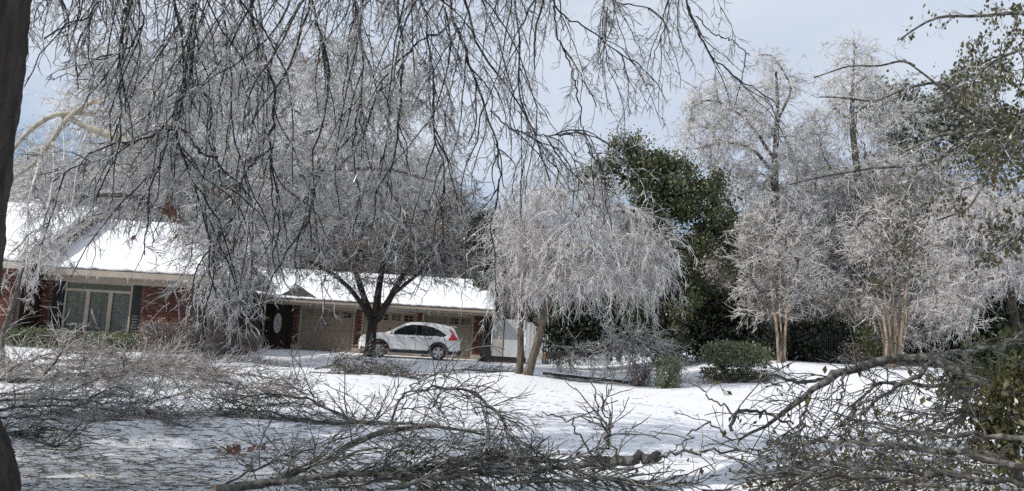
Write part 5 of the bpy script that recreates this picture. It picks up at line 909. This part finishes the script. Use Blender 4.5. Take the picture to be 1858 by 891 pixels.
pp = [pt(5, 600, 18), pt(22, 560, 18.1), pt(32, 520, 18.2), pt(42, 486, 18.3)]; bs = gp(4, 18)
T = resample(arr([(*(bs-arr([0, 0, .1])), .06)]+[(*q, r) for q, r in zip(pp, (.055, .05, .045, .03))]), 16); root = thing('snapped_sapling', bs, 'snapped pale sapling standing at the far left before the brick wall', 'sapling'); trunk_part('trunk', T, M_['greybark'], root, 8)
A, ra = grow(line(T), 4, .9, .9, .05, 5, .15, .01, .004, t=(.2, .9)); V, Q = tubes(A, ra); build('twigs', V, [Q], M_['icemid'], root, kind='stuff')
# garden timber with snow on top, right of the twin trunk
a, b = gp(985, 26.9), gp(1150, 27.1); tm = thing('garden_timber', a, 'dark snow capped garden timber lying right of the twin trunk', 'timber')
V, Q = tubes(resample(np.stack([a+arr([0, 0, .07]), b+arr([0, 0, .04])]), 12, False)[None], np.full((1, 12), .05), 8); build('timber', V, [Q], M_['core'], tm)
V, Q = tubes(resample(np.stack([a+arr([.3, .02, .10]), b+arr([0, .02, .09])]), 12, False)[None], np.linspace(.03, .06, 12)[None]*R.uniform(.7, 1.2, (1, 12)), 8); build('snow_cap', V, [Q], M_['roofsnow'], tm)
# rust coloured leaf clumps on the snow
for (a, Y, n_, sp, lab) in ((432, 9.0, 46, .11, 'clump of rusty dead leaves on the snow left of the arching bough'), (1300, 6.9, 16, .2, 'scatter of dark dead leaves on the shaded snow right of the log')):
    q = gp(a, Y); root = thing('leaf_clump', q, lab, 'dead leaves'); C = q+R.normal(size=(n_, 3))*arr([sp, sp, .01])+arr([0, 0, .04]); V, Q = leaf_mesh(C, .08, hang=-.2, asp=.28); V[:, 2] = np.maximum(V[:, 2], terr(V[:, 0], V[:, 1])+.012); build('leaves', V, Q, M_['leafbr'], root, kind='stuff', smooth=False)
# leafy growth at the right edge and leaf litter under it
leafy('evergreen_shrub', 'yellow green leafy shrub at the right edge below the leaning limb', gp(1850, 9), [px_line([(1850,880,9,.05),(1840,800,9,.035),(1830,720,9,.015)], 10), px_line([(1870,880,9,.05),(1880,780,9,.03),(1860,700,9,.012)], 10)], [(1835,750,45,60,9,.35,30), (1870,700,40,50,9,.35,20), (1800,800,30,40,9,.3,12)], M_['greybark'], M_['leafo'], .058, 44, .09, cat='shrub', hang=1.2, r0=.006)
leafy('evergreen_shrub', 'dark green shrub behind the right end of the leaning limb', gp(1830, 14), [px_line([(1835,800,14,.06),(1825,700,14,.04),(1815,630,14,.02)], 10)], [(1815,655,50,45,14,.6,34), (1850,640,40,50,14,.6,24), (1760,700,40,40,14,.5,14)], M_['greybark'], M_['leafg'], .09, 36, .14, cat='shrub', hang=.9, r0=.008)
n = 5200; C = np.stack([R.uniform(0, 1, n), R.uniform(0, 1, n)**1.3, np.zeros(n)], 1); yy = 5.2+C[:, 1]*6.5; px_ = 1340+C[:, 0]*560+R.normal(size=n)*40+(yy-5)*14; xx = (px_-929)/F*yy; C = np.stack([xx, yy, terr(xx, yy)+.02+R.gamma(1.2, .03, n)], 1)
V, Q = leaf_mesh(C, .07, hang=-.1, asp=.3); V[:, 2] = np.maximum(V[:, 2], terr(V[:, 0], V[:, 1])+.008); o = build('fallen_leaves', V, Q, M_['leafo'], None, smooth=False); tag(o, 'dark olive leaves littering the snow in the bottom right corner', 'fallen leaves', kind='stuff')
# twig litter and dry grass over the near snow
n = 13000; yy = 3.5+R.gamma(1.6, 4.2, n); yy = np.minimum(yy, 30); xx = R.uniform(-.72, .72, n)*yy+R.normal(size=n)*.5
keep = (xx < yy*.18-1+R.normal(size=n)*1.5) | (yy < 7.5) | (R.random(n) < .10); xx, yy = xx[keep], yy[keep]; n = len(xx)
a = R.uniform(0, 2*np.pi, n); L = R.gamma(2.2, .05, n)+.03; P0 = np.stack([xx, yy, terr(xx, yy)+.012], 1); d = np.stack([np.cos(a), np.sin(a)*.8, R.uniform(-.02, .3, n)], 1); b2 = a+R.normal(size=n)*.5; d2_ = np.stack([np.cos(b2), np.sin(b2)*.8, R.uniform(-.1, .1, n)], 1)
P = np.stack([P0, P0+d*L[:, None]*.5+d2_*L[:, None]*.5], 1); P[:, :, 2] = np.maximum(P[:, :, 2], terr(P[:, :, 0], P[:, :, 1])+.008)
V, Q = tubes(P, np.linspace(.0045, .0025, 2)[None]*R.uniform(.6, 1.5, (n, 1))); o = build('twig_litter', V, [Q], M_['fallen'], None); tag(o, 'broken twig litter strewn over the near snow', 'twig litter', kind='stuff')
n = 2400; yy = 4+R.gamma(1.5, 4, n); xx = R.uniform(-.72, .25, n)*yy; P0 = np.stack([xx, yy, terr(xx, yy)-.01], 1); d = R.normal(size=(n, 3))*arr([.5, .5, .1])+arr([0, 0, .7]); L = R.uniform(.02, .07, n)[:, None]
P = np.stack([P0, P0+d*L, P0+d*L*1.6+arr([.02, 0, -.02])*R.normal(size=(n, 1))], 1); V, Q = tubes(P, np.linspace(.003, .0015, 3)[None].repeat(n, 0)); o = build('dry_grass', V, [Q], M_['stem'], None); tag(o, 'tufts of dry grass poking through the thin snow', 'grass', kind='stuff')
tris = sum(sum(len(p.vertices)-2 for p in me.polygons) if len(me.polygons) < 500 else len(me.polygons)*2 for me in bpy.data.meshes if me.users)
print('triangles about', tris)
